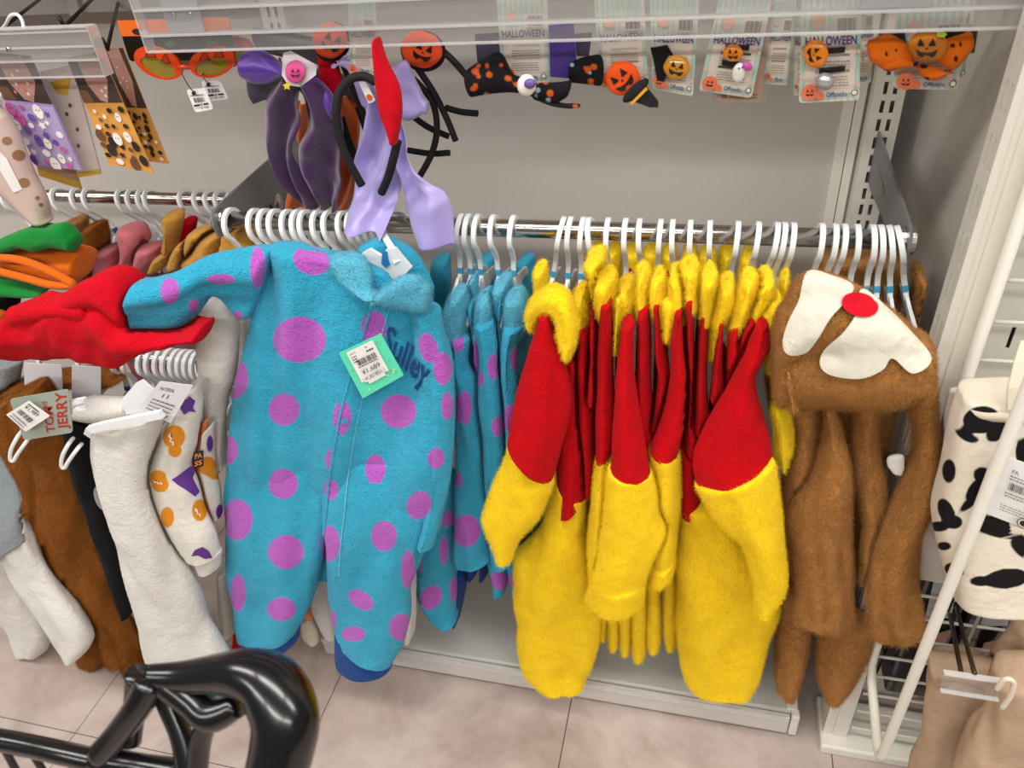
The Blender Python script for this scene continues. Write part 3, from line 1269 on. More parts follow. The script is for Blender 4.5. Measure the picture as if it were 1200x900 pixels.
for nm, dx, mt in (('placket_edge', 0, seam_m), ('stitching', 22, fleece('light stitching', '#6cc0d8'))):
    vs, fs = [], []
    pl = spline([Vector((a + dx, b, 0)) for a, b in line], 8)
    for p in pl:
        wd = 1.5 if dx == 0 else 0.7
        a_, b_ = hit(TREE, p.x - wd, p.y, .0022), hit(TREE, p.x + wd, p.y, .0022)
        if a_ and b_:
            vs += [a_, b_]
    for i in range(len(vs) // 2 - 1):
        fs.append((2 * i, 2 * i + 1, 2 * i + 3, 2 * i + 2))
    mesh_obj(nm, vs, fs, mt, torso)
decal('snap_button', [ngon(404, 494, 4, 3.6)], blue_deep, TREE, S, off=.004)
# embroidered word on the chest
V, F = text2d('Sulley', True)
wm = max(v[0] for v in V)
vs = []
for u, v in V:
    a, b = u / wm, v
    q = hit(TREE, 447 + a * 52 + b * 12, 408 + a * 46 + (-b) * 40, .003)
    vs.append(q if q else K(447 + a * 52, 408 + a * 46 - b * 40, 0.95))
mesh_obj('embroidery', vs, F, plain('navy thread', '#0b3f7c', 0.8), torso, False)
t = thing('clothes_hanger', 'white plastic hanger inside the blue dotted romper facing the aisle', 'hanger')
mb = MB()
mb.prism([P(x, y, -.118) for x, y in ((424, 297), (433, 292), (446, 300), (453, 292), (463, 291), (471, 301), (482, 314), (458, 338), (440, 329), (429, 312))], (0, .005, 0))
mb.build('shoulder_bar', white_plastic, t)
mb = MB()
mb.sweep(spline([P(x, y, z) for x, y, z in ((466, 308, -.118), (461, 294, -.105), (452, 279, -.07), (448, 268, -.035), (450, 256, -.022), (458, 248, -.004), (469, 249, .014), (477, 257, .021))], 5), (.9, .25, .35), .0085, .005)
mb.build('hook', white_plastic, t)
mb = MB()
mb.prism([P(x, y, -.120) for x, y in ((448, 295), (453, 295), (455, 306), (457, 310), (452, 314), (447, 309))], (0, .002, 0))
mb.build('size_mark', plain('blue size mark', '#2277b4', .5), t)

# hang tag of the romper
T = thing('hang_tag', 'mint green square price tag reading 1,689 on the blue dotted romper', 'price tag')
q = hit(TREE, 440, 430, .006)
tY = q.y - .012
c = Card([(397, 414), (446, 391), (473, 440), (425, 467)], tY, plain('mint card', '#58dcb2', 0.5), T, 'card', rad=.02)
ly = plain('pale yellow print', '#d9ea9a', 0.6)
og = plain('tan print', '#b98d5c', 0.6)
rr = random.Random(4)
for k in range(22):
    a, b = rr.uniform(.03, .97), rr.uniform(.03, .97)
    c.ell(a, b, .018, None, ly if k % 2 else og)
c.poly([(.17, .04), (.80, .04), (.80, .74), (.50, .74), (.50, .82), (.17, .82)][:4] + [(.25, .74), (.17, .70)], white_paper)
c.rect(.30, .72, .70, .80, white_paper)
c.text('JAN 0', .22, .13, .045, black_ink)
c.text('N', .58, .13, .05, black_ink)
c.lines(.22, .34, .17, 3, .05, black_ink, .02, 3)
c.lines(.58, .74, .17, 1, .05, black_ink, .03, 5)
c.bars(.28, .74, .26, .38, black_ink, 18)
c.lines(.28, .74, .395, 1, .05, black_ink, .02, 6)
c.text('¥1,689', .30, .57, .10, black_ink, .42)
c.text('( ¥1,857税込 )', .24, .70, .075, black_ink, .52)
c.done()

# ================================================================== narrow blue costumes hung edge-on
def dots_in(rows, n, seed, r=(9, 13)):
    rr = random.Random(seed)
    out = []
    for k in range(n):
        t = (k + rr.uniform(.2, .8)) / n * (len(rows) - 1)
        i = min(int(t), len(rows) - 2)
        f = t - i
        a = [rows[i][j] + (rows[i + 1][j] - rows[i][j]) * f for j in range(4)]
        s = rr.choice((.1, .3, .75, .95))
        out.append((a[0] + (a[2] - a[0]) * s, a[1] + (a[3] - a[1]) * s, rr.uniform(*r) * .85, rr.uniform(*r)))
    return out


MIDBLUE = [
    ('with a wide hemmed sleeve beside the dotted romper', -.115,
     [(533, 338, 545, 337), (523, 352, 549, 350), (516, 372, 551, 370), (517, 392, 552, 390), (527, 408, 549, 405)],
     [(527, 402, 549, 400), (529, 430, 548, 428), (530, 452, 557, 448), (531, 500, 567, 498), (533, 560, 572, 556), (532, 610, 573, 608), (529, 650, 576, 645), (531, 664, 577, 655)],
     [(537, 398, 7, 15), (545, 478, 8, 20), (534, 478, 6, 18), (546, 622, 17, 19), (537, 562, 5, 9), (572, 540, 7, 20)]),
    ('squeezed behind the wide hemmed sleeve', -.085,
     [(548, 333, 557, 331), (548, 345, 560, 343), (549, 365, 560, 362)],
     [(549, 358, 561, 356), (551, 380, 564, 378), (553, 410, 567, 405), (553, 470, 570, 470), (553, 560, 572, 560)], [(556, 420, 7, 22)]),
    ('with a seam down its folded shoulder', -.12,
     [(559, 346, 576, 343), (557, 360, 580, 358), (555, 378, 582, 376), (554, 390, 581, 390)],
     [(555, 382, 581, 382), (557, 405, 584, 405), (559, 430, 585, 430), (561, 462, 590, 460), (566, 520, 598, 518), (568, 580, 600, 580), (572, 630, 602, 630), (577, 660, 604, 655)],
     [(578, 430, 7, 15), (562, 444, 6, 8), (556, 398, 3, 5), (584, 500, 8, 12), (596, 470, 7, 18)]),
    ('with a narrow rolled shoulder', -.09,
     [(580, 333, 597, 331), (580, 345, 597, 344), (581, 362, 596, 362)],
     [(581, 355, 596, 355), (582, 385, 596, 385), (583, 420, 597, 420), (585, 480, 603, 480), (588, 560, 606, 560)], [(592, 470, 6, 12)]),
    ('pressed against the yellow and red costumes', -.115,
     [(594, 344, 611, 342), (592, 358, 618, 356), (592, 372, 619, 372), (590, 390, 614, 394)],
     [(590, 384, 614, 388), (588, 410, 607, 410), (587, 450, 607, 450), (588, 500, 610, 500), (590, 560, 612, 560), (594, 620, 614, 620)], [(603, 420, 5, 14), (598, 490, 8, 16), (606, 540, 6, 10)]),
]
GBL = 'narrow blue dotted costumes on the rail'
for i, (lab, Y, hood, slv, dots) in enumerate(MIDBLUE):
    t = thing('fleece_costume', 'folded blue fleece costume with lilac dots ' + lab, 'costume', GBL)
    loft('sleeve', slv, (Y + .02, Y), .022, blue_dot, t, prints={'sd': dots}, fold=.006, fx=26, fz=7)
    loft('hood', hood, Y + .045, .03, blue_plain, t, dy=.0, fold=.005, fx=30, fz=14)
    bx_ = P((hood[0][0] + hood[0][2]) / 2, 350, -.02).x
    zb = [.735, .68, .58, .48, .36, .30]
    loft('body', slab_rows(bx_, .0055, zb, .0, .068), 0, .08, blue_dot, t, prints={'sd': dots_in([(bx_ * 0 + hood[0][0], 350, hood[0][2], 350), (hood[0][0], 640, hood[0][2], 640)], 5, i)}, fold=.002)
    if i == 0:
        loft('leg', [(505, 560, 534, 560), (497, 600, 533, 595), (488, 640, 534, 640), (488, 680, 536, 680), (500, 708, 537, 712), (512, 722, 536, 724)], (-.07, -.10), .03, blue_dot, t,
             prints={'sd': [(500, 618, 9, 14), (520, 645, 5, 18), (505, 700, 12, 15, .5), (532, 690, 5, 15), (490, 660, 5, 12)]}, fold=.007)
        loft('sleeve', [(508, 560, 536, 560), (506, 585, 536, 583), (501, 600, 535, 600), (502, 612, 534, 612)], -.085, .026, blue_dot, t, prints={'sd': [(518, 608, 30, 9)]}, fold=.004)
        loft('cuff', [(534, 662, 552, 668), (536, 690, 546, 692), (531, 722, 540, 724)], -.06, .03, navy, t, fold=.004)
    if i in (2, 4):
        xb = 568 if i == 2 else 590
        loft('leg', [(xb, 600, xb + 20, 600), (xb + 3, 650, xb + 22, 648), (xb + 8, 676, xb + 28, 674), (xb + 9, 688, xb + 26, 688)], -.08, .025, blue_dot, t, prints={'sd': [(xb + 18, 680, 12, 11)]}, fold=.004)
    if i in (1, 3):
        xb = 548 if i == 1 else 562
        loft('cuff', [(xb, 640, xb + 14, 640), (xb, 668, xb + 12, 668)], -.05, .03, navy, t, fold=.004)
    # hood of the costume fallen to the far side of the rail
    if i in (0, 2, 4):
        hx = (520, 0, 570, 0, 618)[i]
        loft('hood', [(hx - 11, 298, hx + 11, 294, .105, .024), (hx - 13, 315, hx + 12, 310, .105, .027), (hx - 12, 345, hx + 11, 345, .105, .026), (hx - 10, 385, hx + 9, 385, .105, .022)], .105, .025, blue_dot, t, prints={'sd': [(hx + 8, 288, 9, 9)]}, fold=.006)

# ================================================================== yellow and red costumes
red = fleece('red fleece', '#bd020f', sheen=0.04, pile=.7)
yellow = fleece('yellow plush', '#ffdb1c', sheen=0.2, pile=.8)
NAP['yellow plush'] = (40, .0034, .00026)
GW = 'yellow and red costumes on the chrome rail'


def costume(label, parts, group=GW):
    t = thing('plush_costume', label, 'costume', group)
    for nm, mat, rows, Y, d, kw in parts:
        loft(nm, rows, Y, d, mat, t, **kw)
    return t


costume('yellow plush costume with red top and a pointed sleeve beside the blue costumes', [
    ('hood', yellow, [(617, 376, 629, 386), (619, 356, 634, 370), (631, 342, 641, 361), (648, 334, 649, 362), (666, 343, 655, 374), (676, 370, 654, 386), (678, 395, 656, 402), (672, 413, 660, 421)], (-.125, -.15), .024, dict(fold=.006, fx=30, fz=12)),
    ('hood', yellow, [(624, 314, 642, 310), (622, 330, 643, 328), (624, 352, 640, 352)], -.06, .028, dict(fold=.006)),
    ('sleeve', red, [(632, 366, 652, 363), (624, 395, 656, 392), (615, 425, 666, 425), (606, 455, 671, 455), (599, 485, 669, 492), (594, 509, 650, 564)], (-.14, -.165), (.024, .032), dict(fold=.006, dome=.003, fx=16, fz=5, sup=2.2)),
    ('sleeve_end', yellow, [(595, 507, 650, 562), (584, 550, 646, 578), (570, 590, 636, 601), (566, 606, 622, 620), (572, 632, 610, 636), (578, 650, 600, 656)], (-.164, -.175), (.031, .022), dict(fold=.006, dome=.003, fx=18)),
    ('body', red, [(655, 418, 692, 408), (655, 480, 697, 480), (654, 540, 696, 540), (655, 597, 688, 582)], (-.10, -.12), .035, dict(fold=.005, dome=.003)),
    ('leg', yellow, [(648, 560, 690, 582), (628, 620, 695, 620), (606, 655, 698, 660), (605, 705, 701, 710), (606, 750, 700, 755), (614, 782, 696, 784), (632, 796, 688, 802)], (-.115, -.13), (.036, .036), dict(fold=.010, fx=16, fz=5, n=44)),
])
costume('yellow plush costume with red top and a broad hemmed sleeve hanging forward', [
    ('hood', yellow, [(723, 335, 738, 332), (719, 350, 751, 347), (719, 366, 747, 366), (726, 384, 745, 384)], -.075, .034, dict(fold=.006, fx=34, fz=16)),
    ('hood', yellow, [(719, 350, 730, 350), (718, 375, 728, 378), (719, 412, 724, 414)], -.115, .012, dict(fold=.004)),
    ('sleeve', red, [(727, 380, 742, 378), (725, 415, 743, 415), (723, 445, 745, 445), (718, 500, 753, 497), (712, 547, 763, 556)], (-.125, -.17), (.022, .03), dict(fold=.004, dome=.003, fx=20)),
    ('sleeve_end', yellow, [(712, 547, 763, 556), (707, 600, 774, 596), (703, 635, 782, 622), (699, 657, 767, 653), (690, 685, 756, 682)], (-.17, -.182), .032, dict(fold=.006, dome=.004, fx=16)),
    ('cuff', yellow, [(691, 683, 757, 680), (685, 700, 754, 702), (686, 704, 753, 706)], -.182, .033, dict(fold=.002, dome=.006)),
])
costume('yellow plush costume with red top and a wide draped sleeve beside the brown hood', [
    ('hood', yellow, [(899, 348, 914, 346), (887, 366, 919, 360), (880, 379, 919, 380), (893, 384, 920, 396)], -.10, .034, dict(fold=.006, fx=30)),
    ('hood', yellow, [(906, 372, 920, 372), (903, 400, 918, 398), (899, 432, 912, 432)], -.12, .018, dict(fold=.004)),
    ('sleeve', red, [(882, 380, 904, 383), (872, 402, 905, 407), (858, 432, 888, 440), (838, 470, 893, 478), (808, 528, 905, 530), (813, 569, 907, 540)], (-.135, -.17), (.024, .034), dict(fold=.006, dome=.003, fx=16, fz=5)),
    ('sleeve_end', yellow, [(813, 567, 907, 540), (838, 606, 913, 588), (862, 630, 918, 626), (874, 672, 923, 668), (879, 698, 920, 694), (884, 712, 910, 712)], (-.17, -.18), (.034, .024), dict(fold=.007, dome=.004, fx=18)),
    ('body', red, [(798, 480, 830, 480), (793, 540, 825, 540), (793, 592, 824, 592)], -.11, .035, dict(fold=.004, dome=.003)),
    ('leg', yellow, [(793, 588, 850, 588), (794, 640, 890, 640), (795, 705, 913, 705), (796, 745, 904, 742), (799, 775, 894, 772), (806, 795, 890, 797), (818, 802, 887, 807)], (-.115, -.125), (.036, .036), dict(fold=.010, fx=16, fz=5, n=44)),
])
costume('yellow plush costume with red top and a short sleeve tucked behind the hemmed one', [
    ('hood', yellow, [(698, 322, 721, 320), (694, 342, 722, 342), (698, 360, 720, 358)], -.085, .034, dict(fold=.006, fx=34, fz=16)),
    ('sleeve', red, [(704, 356, 720, 354), (701, 400, 720, 400), (699, 440, 720, 440), (698, 500, 722, 500), (698, 533, 716, 530)], (-.11, -.14), .026, dict(fold=.004, dome=.003)),
    ('sleeve_end', yellow, [(698, 532, 718, 530), (693, 573, 716, 573), (686, 635, 714, 640), (688, 672, 706, 680)], (-.14, -.15), .026, dict(fold=.005)),
])
costume('yellow plush costume with red top and a sleeve between the hemmed and the draped one', [
    ('hood', yellow, [(781, 320, 801, 318), (778, 342, 806, 342), (780, 366, 805, 362)], -.085, .034, dict(fold=.006, fx=34, fz=16)),
    ('hood', yellow, [(778, 355, 790, 358), (778, 378, 788, 378), (780, 394, 784, 394)], -.11, .012, dict(fold=.003)),
    ('sleeve', red, [(790, 362, 803, 360), (785, 400, 806, 400), (784, 440, 811, 440), (775, 490, 810, 490), (762, 524, 797, 535)], (-.11, -.15), .028, dict(fold=.004, dome=.003)),
    ('sleeve_end', yellow, [(762, 524, 797, 535), (764, 570, 797, 575), (766, 620, 793, 620), (760, 662, 792, 656)], (-.15, -.155), .028, dict(fold=.005)),
    ('cuff', yellow, [(761, 660, 792, 655), (757, 678, 790, 668)], -.156, .03, dict(fold=.002)),
])
NARROW = [
    ([(674, 341, 688, 337), (672, 352, 694, 350), (675, 368, 693, 370), (680, 382, 696, 390)], [(677, 380, 695, 388), (674, 420, 695, 420), (676, 480, 697, 480), (684, 540, 697, 540), (685, 569, 696, 569)]),
    ([(686, 306, 707, 303), (690, 320, 707, 320), (692, 335, 706, 335)], [(692, 345, 702, 345), (691, 400, 702, 400), (690, 460, 702, 460)]),
    ([(742, 318, 760, 315), (741, 335, 761, 335), (745, 352, 760, 350), (747, 364, 757, 362)], [(748, 362, 761, 360), (746, 410, 762, 410), (744, 460, 764, 460), (752, 520, 770, 520), (760, 560, 776, 560)]),
    ([(761, 322, 782, 320), (760, 342, 783, 342), (762, 360, 780, 358)], [(763, 358, 779, 356), (763, 410, 783, 410), (766, 440, 786, 440), (762, 500, 784, 500)]),
    ([(794, 310, 819, 307), (797, 330, 819, 330), (805, 350, 817, 350)], [(802, 353, 815, 350), (803, 400, 816, 400), (806, 460, 822, 460), (800, 520, 822, 520)]),
    ([(820, 318, 841, 315), (816, 342, 840, 342), (817, 358, 836, 360), (822, 372, 831, 375)], [(818, 370, 831, 372), (814, 410, 832, 412), (812, 450, 832, 450), (812, 500, 835, 500)]),
    ([(842, 330, 862, 327), (840, 348, 860, 348), (834, 366, 853, 368), (828, 392, 842, 392), (828, 410, 836, 414)], [(838, 383, 852, 376), (832, 420, 850, 420), (828, 460, 850, 460)]),
    ([(866, 325, 884, 322), (860, 345, 885, 342), (853, 370, 876, 366), (851, 398, 858, 400)], [(852, 392, 875, 372), (846, 436, 868, 430), (836, 480, 860, 480)]),
    ([(885, 323, 907, 320), (880, 345, 905, 340), (875, 370, 890, 368)], [(871, 376, 884, 373), (868, 406, 879, 406)]),
]
BXS = sorted(P((q[1][0][0] + q[1][0][2]) / 2, 370, -.05).x for q in NARROW)
BXS = [BXS[0] - .01 + i * (BXS[-1] - BXS[0] + .01) / (len(BXS) - 1) for i in range(len(BXS))]
for k, (hood, slv) in enumerate(NARROW):
    t = thing('plush_costume', 'tightly packed yellow costume with red top, %s of the shoulders from the pointed sleeve' % ORD[k], 'costume', GW)
    loft('hood', hood, -.08, .034, yellow, t, fold=.006, fx=34, fz=16)
    loft('sleeve', slv, (-.10, -.12), .03, red, t, fold=.004)
    xm = (slv[0][0] + slv[0][2]) / 2
    bx_ = BXS[k]
    loft('body', slab_rows(bx_, .0095, [.79, .72, .62, .50], .012, .075), 0, .07, red, t, fold=.002)
    loft('body', slab_rows(bx_, .0095, [.495, .42, .34, .28], .012, .070), 0, .07, yellow, t, fold=.002)
    lx = 706 + k * 13
    if k <= 5:
        bx = (707, 719, 733, 749, 766, 785)[k]
        hw = (5.5, 6, 7, 7.5, 8, 9)[k]
        by = (745, 757, 763, 770, 760, 757)[k]
        loft('leg', [(bx - hw, 640, bx + hw, 640), (bx - hw, 690, bx + hw, 690), (bx - hw, by - 20, bx + hw, by - 20), (bx - hw * .75, by - 3, bx + hw * .75, by - 3)], (-.088, -.092), (.020, .018), yellow, t, fold=.004, fx=25)
    # hood fallen behind the rail
    hx = hood[0][0] + 10
    hb = BXS[k]
    loft('hood', [(Vector((hb - .011, .115, z)), Vector((hb + .011, .115, z)), .03) for z in [P(780, 292 + 22 * j, .115).z for j in range(4)]], 0, .03, yellow, t, fold=.005)
t = thing('plush_costume', 'yellow plush costume whose folded cuff pokes out beside the brown costumes', 'costume', GW)
loft('sleeve_end', [(903, 476, 920, 476), (905, 500, 928, 500), (903, 530, 930, 528), (910, 544, 926, 544)], -.125, .02, yellow, t, fold=.007)
loft('hood', [(912, 330, 928, 322), (910, 350, 926, 346)], -.03, .03, yellow, t, fold=.006)

# ================================================================== brown costumes
brown = fleece('brown plush', '#b67d3d', sheen=0.3, pile=1.2, var=.22)
brown_d = brown
NAP['brown plush'] = (40, .0042, .00028)
GR = 'brown plush costumes at the rail end'
t = thing('hooded_costume', 'brown plush costume whose hood with cream patches hangs forward', 'costume', GR)
hoodb = loft('hood', [(919, 395, 915, 452), (921, 352, 918, 472), (937, 322, 941, 476), (963, 317, 966, 474), (1000, 332, 1002, 477), (1040, 357, 1041, 475), (1070, 383, 1067, 462), (1093, 410, 1088, 446)],
             (-.15, -.15), (.03, .03), brown, t, fold=.005, fx=16, fz=6, n=60, step=.006, sup=2.6, fuzz=.001)
loft('hood', [(914, 430, 932, 432), (914, 452, 938, 452), (916, 472, 940, 474)], -.17, .024, brown, t, fold=.008, fuzz=.001)
LOCK.add(hoodb.name)
TB = bvh([hoodb])
cream = plain('cream felt', '#d8d4c3', 0.85, bmp=.2, bscale=500)


def smoothpoly(pts, k=5):
    v = [Vector((a, b, 0)) for a, b in pts]
    v = v + v[:1]
    out = []
    N = len(pts)
    for i in range(N):
        p0, p1, p2, p3 = v[i - 1 if i else N - 1], v[i], v[i + 1], v[(i + 2) % N]
        for j in range(k):
            s = j / k
            q = 0.5 * ((2 * p1) + (p2 - p0) * s + (2 * p0 - 5 * p1 + 4 * p2 - p3) * s * s + (3 * p1 - p0 - 3 * p2 + p3) * s ** 3)
            out.append((q.x, q.y))
    return out


decal('cream_patch', [smoothpoly([(946, 318), (974, 322), (1000, 334), (992, 352), (974, 372), (958, 398), (944, 414), (924, 416), (917, 402), (924, 376), (936, 352)])], cream, TB, hoodb, off=.007)
decal('cream_patch', [smoothpoly([(1010, 338), (1038, 358), (1066, 386), (1092, 420), (1070, 438), (1046, 420), (1034, 434), (1008, 444), (974, 440), (961, 428), (966, 410), (988, 390), (1004, 366)])], cream, TB, hoodb, off=.007)
decal('red_patch', [ngon(1008, 357, 22, 14, 26, .25)], fleece('red felt', '#cc1226', pile=.4, sheen=.1), TB, hoodb, off=.010)
loft('sleeve', [(958, 474, 982, 474), (955, 520, 992, 520), (948, 560, 998, 556), (926, 604, 1000, 600), (930, 650, 1003, 650), (933, 690, 1005, 690), (930, 717, 1008, 730)], (-.125, -.16), (.026, .032), brown, t, fold=.011, fx=24, fz=5, n=44, fuzz=.001)
loft('sleeve', [(1064, 462, 1094, 452), (1069, 520, 1096, 514), (1047, 580, 1094, 572), (1022, 640, 1076, 630), (1008, 695, 1078, 688), (1011, 736, 1092, 727)], (-.12, -.165), (.026, .036), brown, t, fold=.010, fx=20, fz=5, n=44, fuzz=.001)
loft('body', [(948, 470, 1078, 462), (945, 540, 1074, 540), (938, 620, 1060, 610), (930, 680, 1040, 680), (935, 705, 1025, 705)], (-.06, -.06), .045, brown_d, t, fold=.008, fx=20, n=44, dy=.035)
mb = MB()
loft('care_label', [(1039, 539, 1060, 536), (1040, 546, 1060, 549), (1044, 551, 1058, 553)], -.13, .004, white_paper, t, fold=.001, fuzz=0)
t = thing('hooded_costume', 'brown plush costume hung between the two wide brown sleeves', 'costume', GR)
loft('sleeve', [(1004, 474, 1032, 474), (1000, 530, 1036, 530), (1000, 580, 1043, 580), (1002, 620, 1036, 620), (1003, 680, 1014, 665)], (-.115, -.13), .026, brown, t, fold=.008, fx=28, fuzz=.001)
loft('leg', [(960, 700, 1022, 715), (960, 740, 1022, 742), (957, 775, 1014, 770), (956, 795, 1004, 793), (960, 808, 992, 809)], (-.10, -.12), .032, brown_d, t, fold=.008, n=36, fuzz=.001)
loft('hood', [(1072, 318, 1082, 316), (1076, 345, 1092, 342), (1078, 375, 1094, 380), (1074, 400, 1090, 404)], .0, .03, brown, t, fold=.004)
t = thing('hooded_costume', 'brown plush costume hung next to the yellow draped sleeve', 'costume', GR)
loft('sleeve', [(926, 476, 958, 476), (921, 530, 956, 530), (916, 590, 942, 590), (911, 650, 938, 650), (909, 700, 938, 700)], (-.10, -.11), .03, brown_d, t, fold=.007, fuzz=.001)
loft('leg', [(910, 690, 950, 700), (906, 730, 950, 735), (904, 765, 946, 765), (905, 785, 940, 785), (909, 803, 936, 808)], (-.09, -.115), .03, brown, t, fold=.007, fuzz=.001)
loft('body', [(905, 390, 932, 390), (900, 430, 930, 430), (905, 480, 932, 480)], .0, .03, brown_d, t, fold=.006)
loft('hood', [(955, 300, 1060, 300, .09, .05), (955, 330, 1075, 330, .09, .06), (960, 370, 1075, 370, .09, .06)], .09, .05, brown_d, t, fold=.010, n=40)

# ================================================================== left bay, low rail: trousers and tops (front edges near Y -0.22)
gold = fleece('golden brown plush', '#94560f', sheen=0.2, pile=1.1, var=.2)
offw = fleece('off-white fleece', '#d9d6cf', pile=0.5, sheen=.1, var=.05)
grey = fleece('grey fleece', '#83898d', pile=0.8, var=.1)
black_c = fleece('black cotton', '#141315', pile=0.4, sheen=.05)
NAP['golden brown plush'] = (50, .004, .00024)
GLOW = 'garments on the low rail of the left bay'
t = thing('fleece_costume', 'grey and white fleece costume hung beside the golden brown one', 'costume', GLOW)
loft('body', [(-26, 420, 22, 425, -.105), (-26, 480, 16, 490, -.115), (-28, 540, 18, 545, -.165), (-26, 600, 29, 590, -.21), (-24, 652, 35, 630, -.232, .032)], (-.19, -.22), .026, grey, t, fold=.007, n=40)
loft('leg', [(-26, 640, 22, 632), (-12, 700, 46, 696), (8, 742, 60, 742), (20, 760, 57, 761)], (-.21, -.215), .03, offw, t, fold=.008)
loft('leg', [(-4, 622, 30, 606, -.214, .022), (2, 642, 36, 626, -.226, .026), (25, 690, 63, 680, -.24), (56, 733, 95, 724, -.25), (70, 762, 107, 748, -.255), (78, 770, 104, 760, -.255)], (-.25, -.268), .026, offw, t, fold=.008)
t = thing('plush_costume', 'golden brown plush costume with a character tag hung on the low rail', 'costume', GLOW)
loft('body', [(-4, 475, 52, 450), (2, 510, 78, 495), (28, 550, 95, 535), (31, 600, 108, 590), (40, 640, 125, 640), (64, 690, 147, 690), (96, 728, 161, 732), (118, 762, 164, 756), (130, 772, 160, 768)], (-.20, -.215), (.038, .03), gold, t, fold=.014, fx=18, fz=5, n=50)
loft('leg', [(96, 745, 134, 735), (93, 775, 132, 765), (94, 798, 118, 790), (100, 808, 114, 806)], -.20, .03, gold, t, fold=.006)
loft('leg', [(132, 740, 166, 745), (140, 765, 170, 770), (148, 780, 168, 780)], -.20, .03, gold, t, fold=.006)
loft('hood', [(2, 465, 24, 452), (18, 452, 32, 448), (60, 440, 110, 445), (120, 438, 150, 445)], -.11, .03, gold, t, fold=.008)
t = thing('cotton_shirt', 'black cotton top with a pale round badge beside the white trousers', 'shirt', GLOW)
blk = loft('body', [(80, 488, 96, 486), (82, 525, 110, 518), (93, 575, 118, 568), (108, 620, 131, 616), (124, 660, 147, 656), (138, 700, 156, 704), (146, 716, 155, 718)], (-.22, -.23), .022, black_c, t, fold=.004)
TK = bvh([blk])
decal('badge', [ngon(118, 584, 7, 15, 20, -.35)], plain('grey badge', '#b9b4b4', .7), TK, blk, off=.002)
t = thing('fleece_trousers', 'off-white fleece trousers clipped to a white bar hanger', 'trousers', GLOW)
loft('waistband', [(88, 470, 94, 490), (105, 464, 112, 496), (125, 462, 135, 494), (148, 462, 158, 488)], -.215, .02, offw, t, fold=.005)
loft('leg', [(107, 500, 192, 486), (109, 530, 180, 530), (116, 562, 178, 570), (127, 600, 185, 598), (141, 650, 211, 650), (155, 698, 236, 698), (163, 745, 257, 745), (168, 770, 270, 772), (174, 782, 262, 784)], (-.235, -.25), (.03, .042), offw, t, fold=.008, fx=15, fz=4, n=56, sup=2.3)
t = thing('bar_hanger', 'white bar hanger clipped to the waist of the off-white trousers', 'hanger')
mb = MB()
mb.sweep([P(104, 509, -.265), P(106, 503, -.27), P(120, 499, -.27), P(190, 485, -.268)], (0, 1, 0), .008, .010)
mb.build('bar', white_plastic, t)
mb = MB()
mb.prism([P(141, 470, -.25), P(158, 450, -.25), P(166, 446, -.25), P(182, 460, -.25), P(180, 480, -.25), P(148, 486, -.25)], (0, .004, 0))
mb.build('plate', white_plastic, t)
for a in ((80, 478, 90, 470), (78, 490, 92, 478)):
    mb = MB()
    mb.sweep([P(a[0], a[1], -.26), P(a[0] + 2, a[1] - 6, -.262), P(a[2], a[3], -.262), P(a[2] + 10, a[3] - 2, -.255)], (0, 1, 0), .006, .006)
    mb.build('clip', white_plastic, t)
# printed top
print_o, print_p = '#d98a1e', '#5b2a86'
top_m = fleece('white cotton with pumpkin print', '#dcd8cd', (('so', print_o), ('sp', print_p)), pile=.35, sheen=.05, var=.04, edge=.5)
PO = [(204, 512, 13, 14, .2), (205, 528, 8, 8), (185, 560, 10, 9), (188, 568, 10, 9), (234, 598, 9, 13), (196, 606, 8, 12), (243, 545, 10, 9), (246, 560, 6, 5)]
PP = [(246, 522, 4, 10, .5), (252, 600, 4, 8)]
t = thing('printed_shirt', 'white cotton top printed with orange pumpkins and purple bats', 'shirt', GLOW)
loft('sleeve', [(214, 458, 236, 450), (204, 482, 237, 478), (190, 512, 229, 516), (178, 542, 223, 546), (177, 562, 233, 570), (184, 592, 241, 598), (197, 622, 253, 622), (216, 650, 260, 648)], (-.20, -.225), .028, top_m, t, fold=.006, prints={'so': PO, 'sp': PP}, n=50, step=.005)
PSL = bvh([bpy.data.objects[n] for n in [o.name for o in t.children]])
wi = plain('white print line', '#ece7dd', .7)
vi = plain('purple print', print_p, .7)
for cx, cy, r_, ro in ((204, 514, 9, 1.2), (186, 563, 7, .3), (234, 599, 7, .9)):
    decal('pumpkin_mouth', [[(cx + (a * math.cos(ro) - b * math.sin(ro)) * r_, cy + (a * math.sin(ro) + b * math.cos(ro)) * r_) for a, b in ((-.8, .1), (-.5, .45), (-.2, .2), (.1, .5), (.4, .2), (.8, .35), (.75, .55), (.4, .42), (.1, .72), (-.2, .42), (-.5, .66), (-.85, .3))]], wi, PSL, t, .0022)
decal('bat', [[(203, 476), (208, 470), (212, 474), (215, 465), (219, 468), (222, 464), (223, 472), (229, 470), (226, 478), (230, 483), (222, 482), (216, 486), (212, 480), (206, 482)]], vi, PSL, t, .0018)
decal('witch_hat', [[(201, 562), (208, 558), (224, 546), (229, 550), (226, 560), (234, 576), (229, 582), (218, 574), (208, 568)]], vi, PSL, t, .0018)
decal('toadstool', [[(224, 652), (228, 645), (237, 641), (245, 646), (249, 654), (240, 655), (232, 651)]], vi, PSL, t, .0018)
loft('cuff', [(222, 648, 260, 646), (232, 668, 258, 662)], -.225, .02, fleece('white rib knit', '#d3cfc6', pile=.3), t, fold=.002)
loft('sleeve', [(184, 595, 205, 612), (196, 625, 214, 640), (204, 648, 226, 655), (215, 664, 228, 662)], -.172, .018, top_m, t, fold=.003, prints={'so': [(196, 612, 10, 12), (207, 632, 4, 4)], 'sp': [(400, 0, 5, 5)]})
t = thing('printed_shirt', 'white cotton top with a bright orange strip behind the pumpkin print', 'shirt', GLOW)
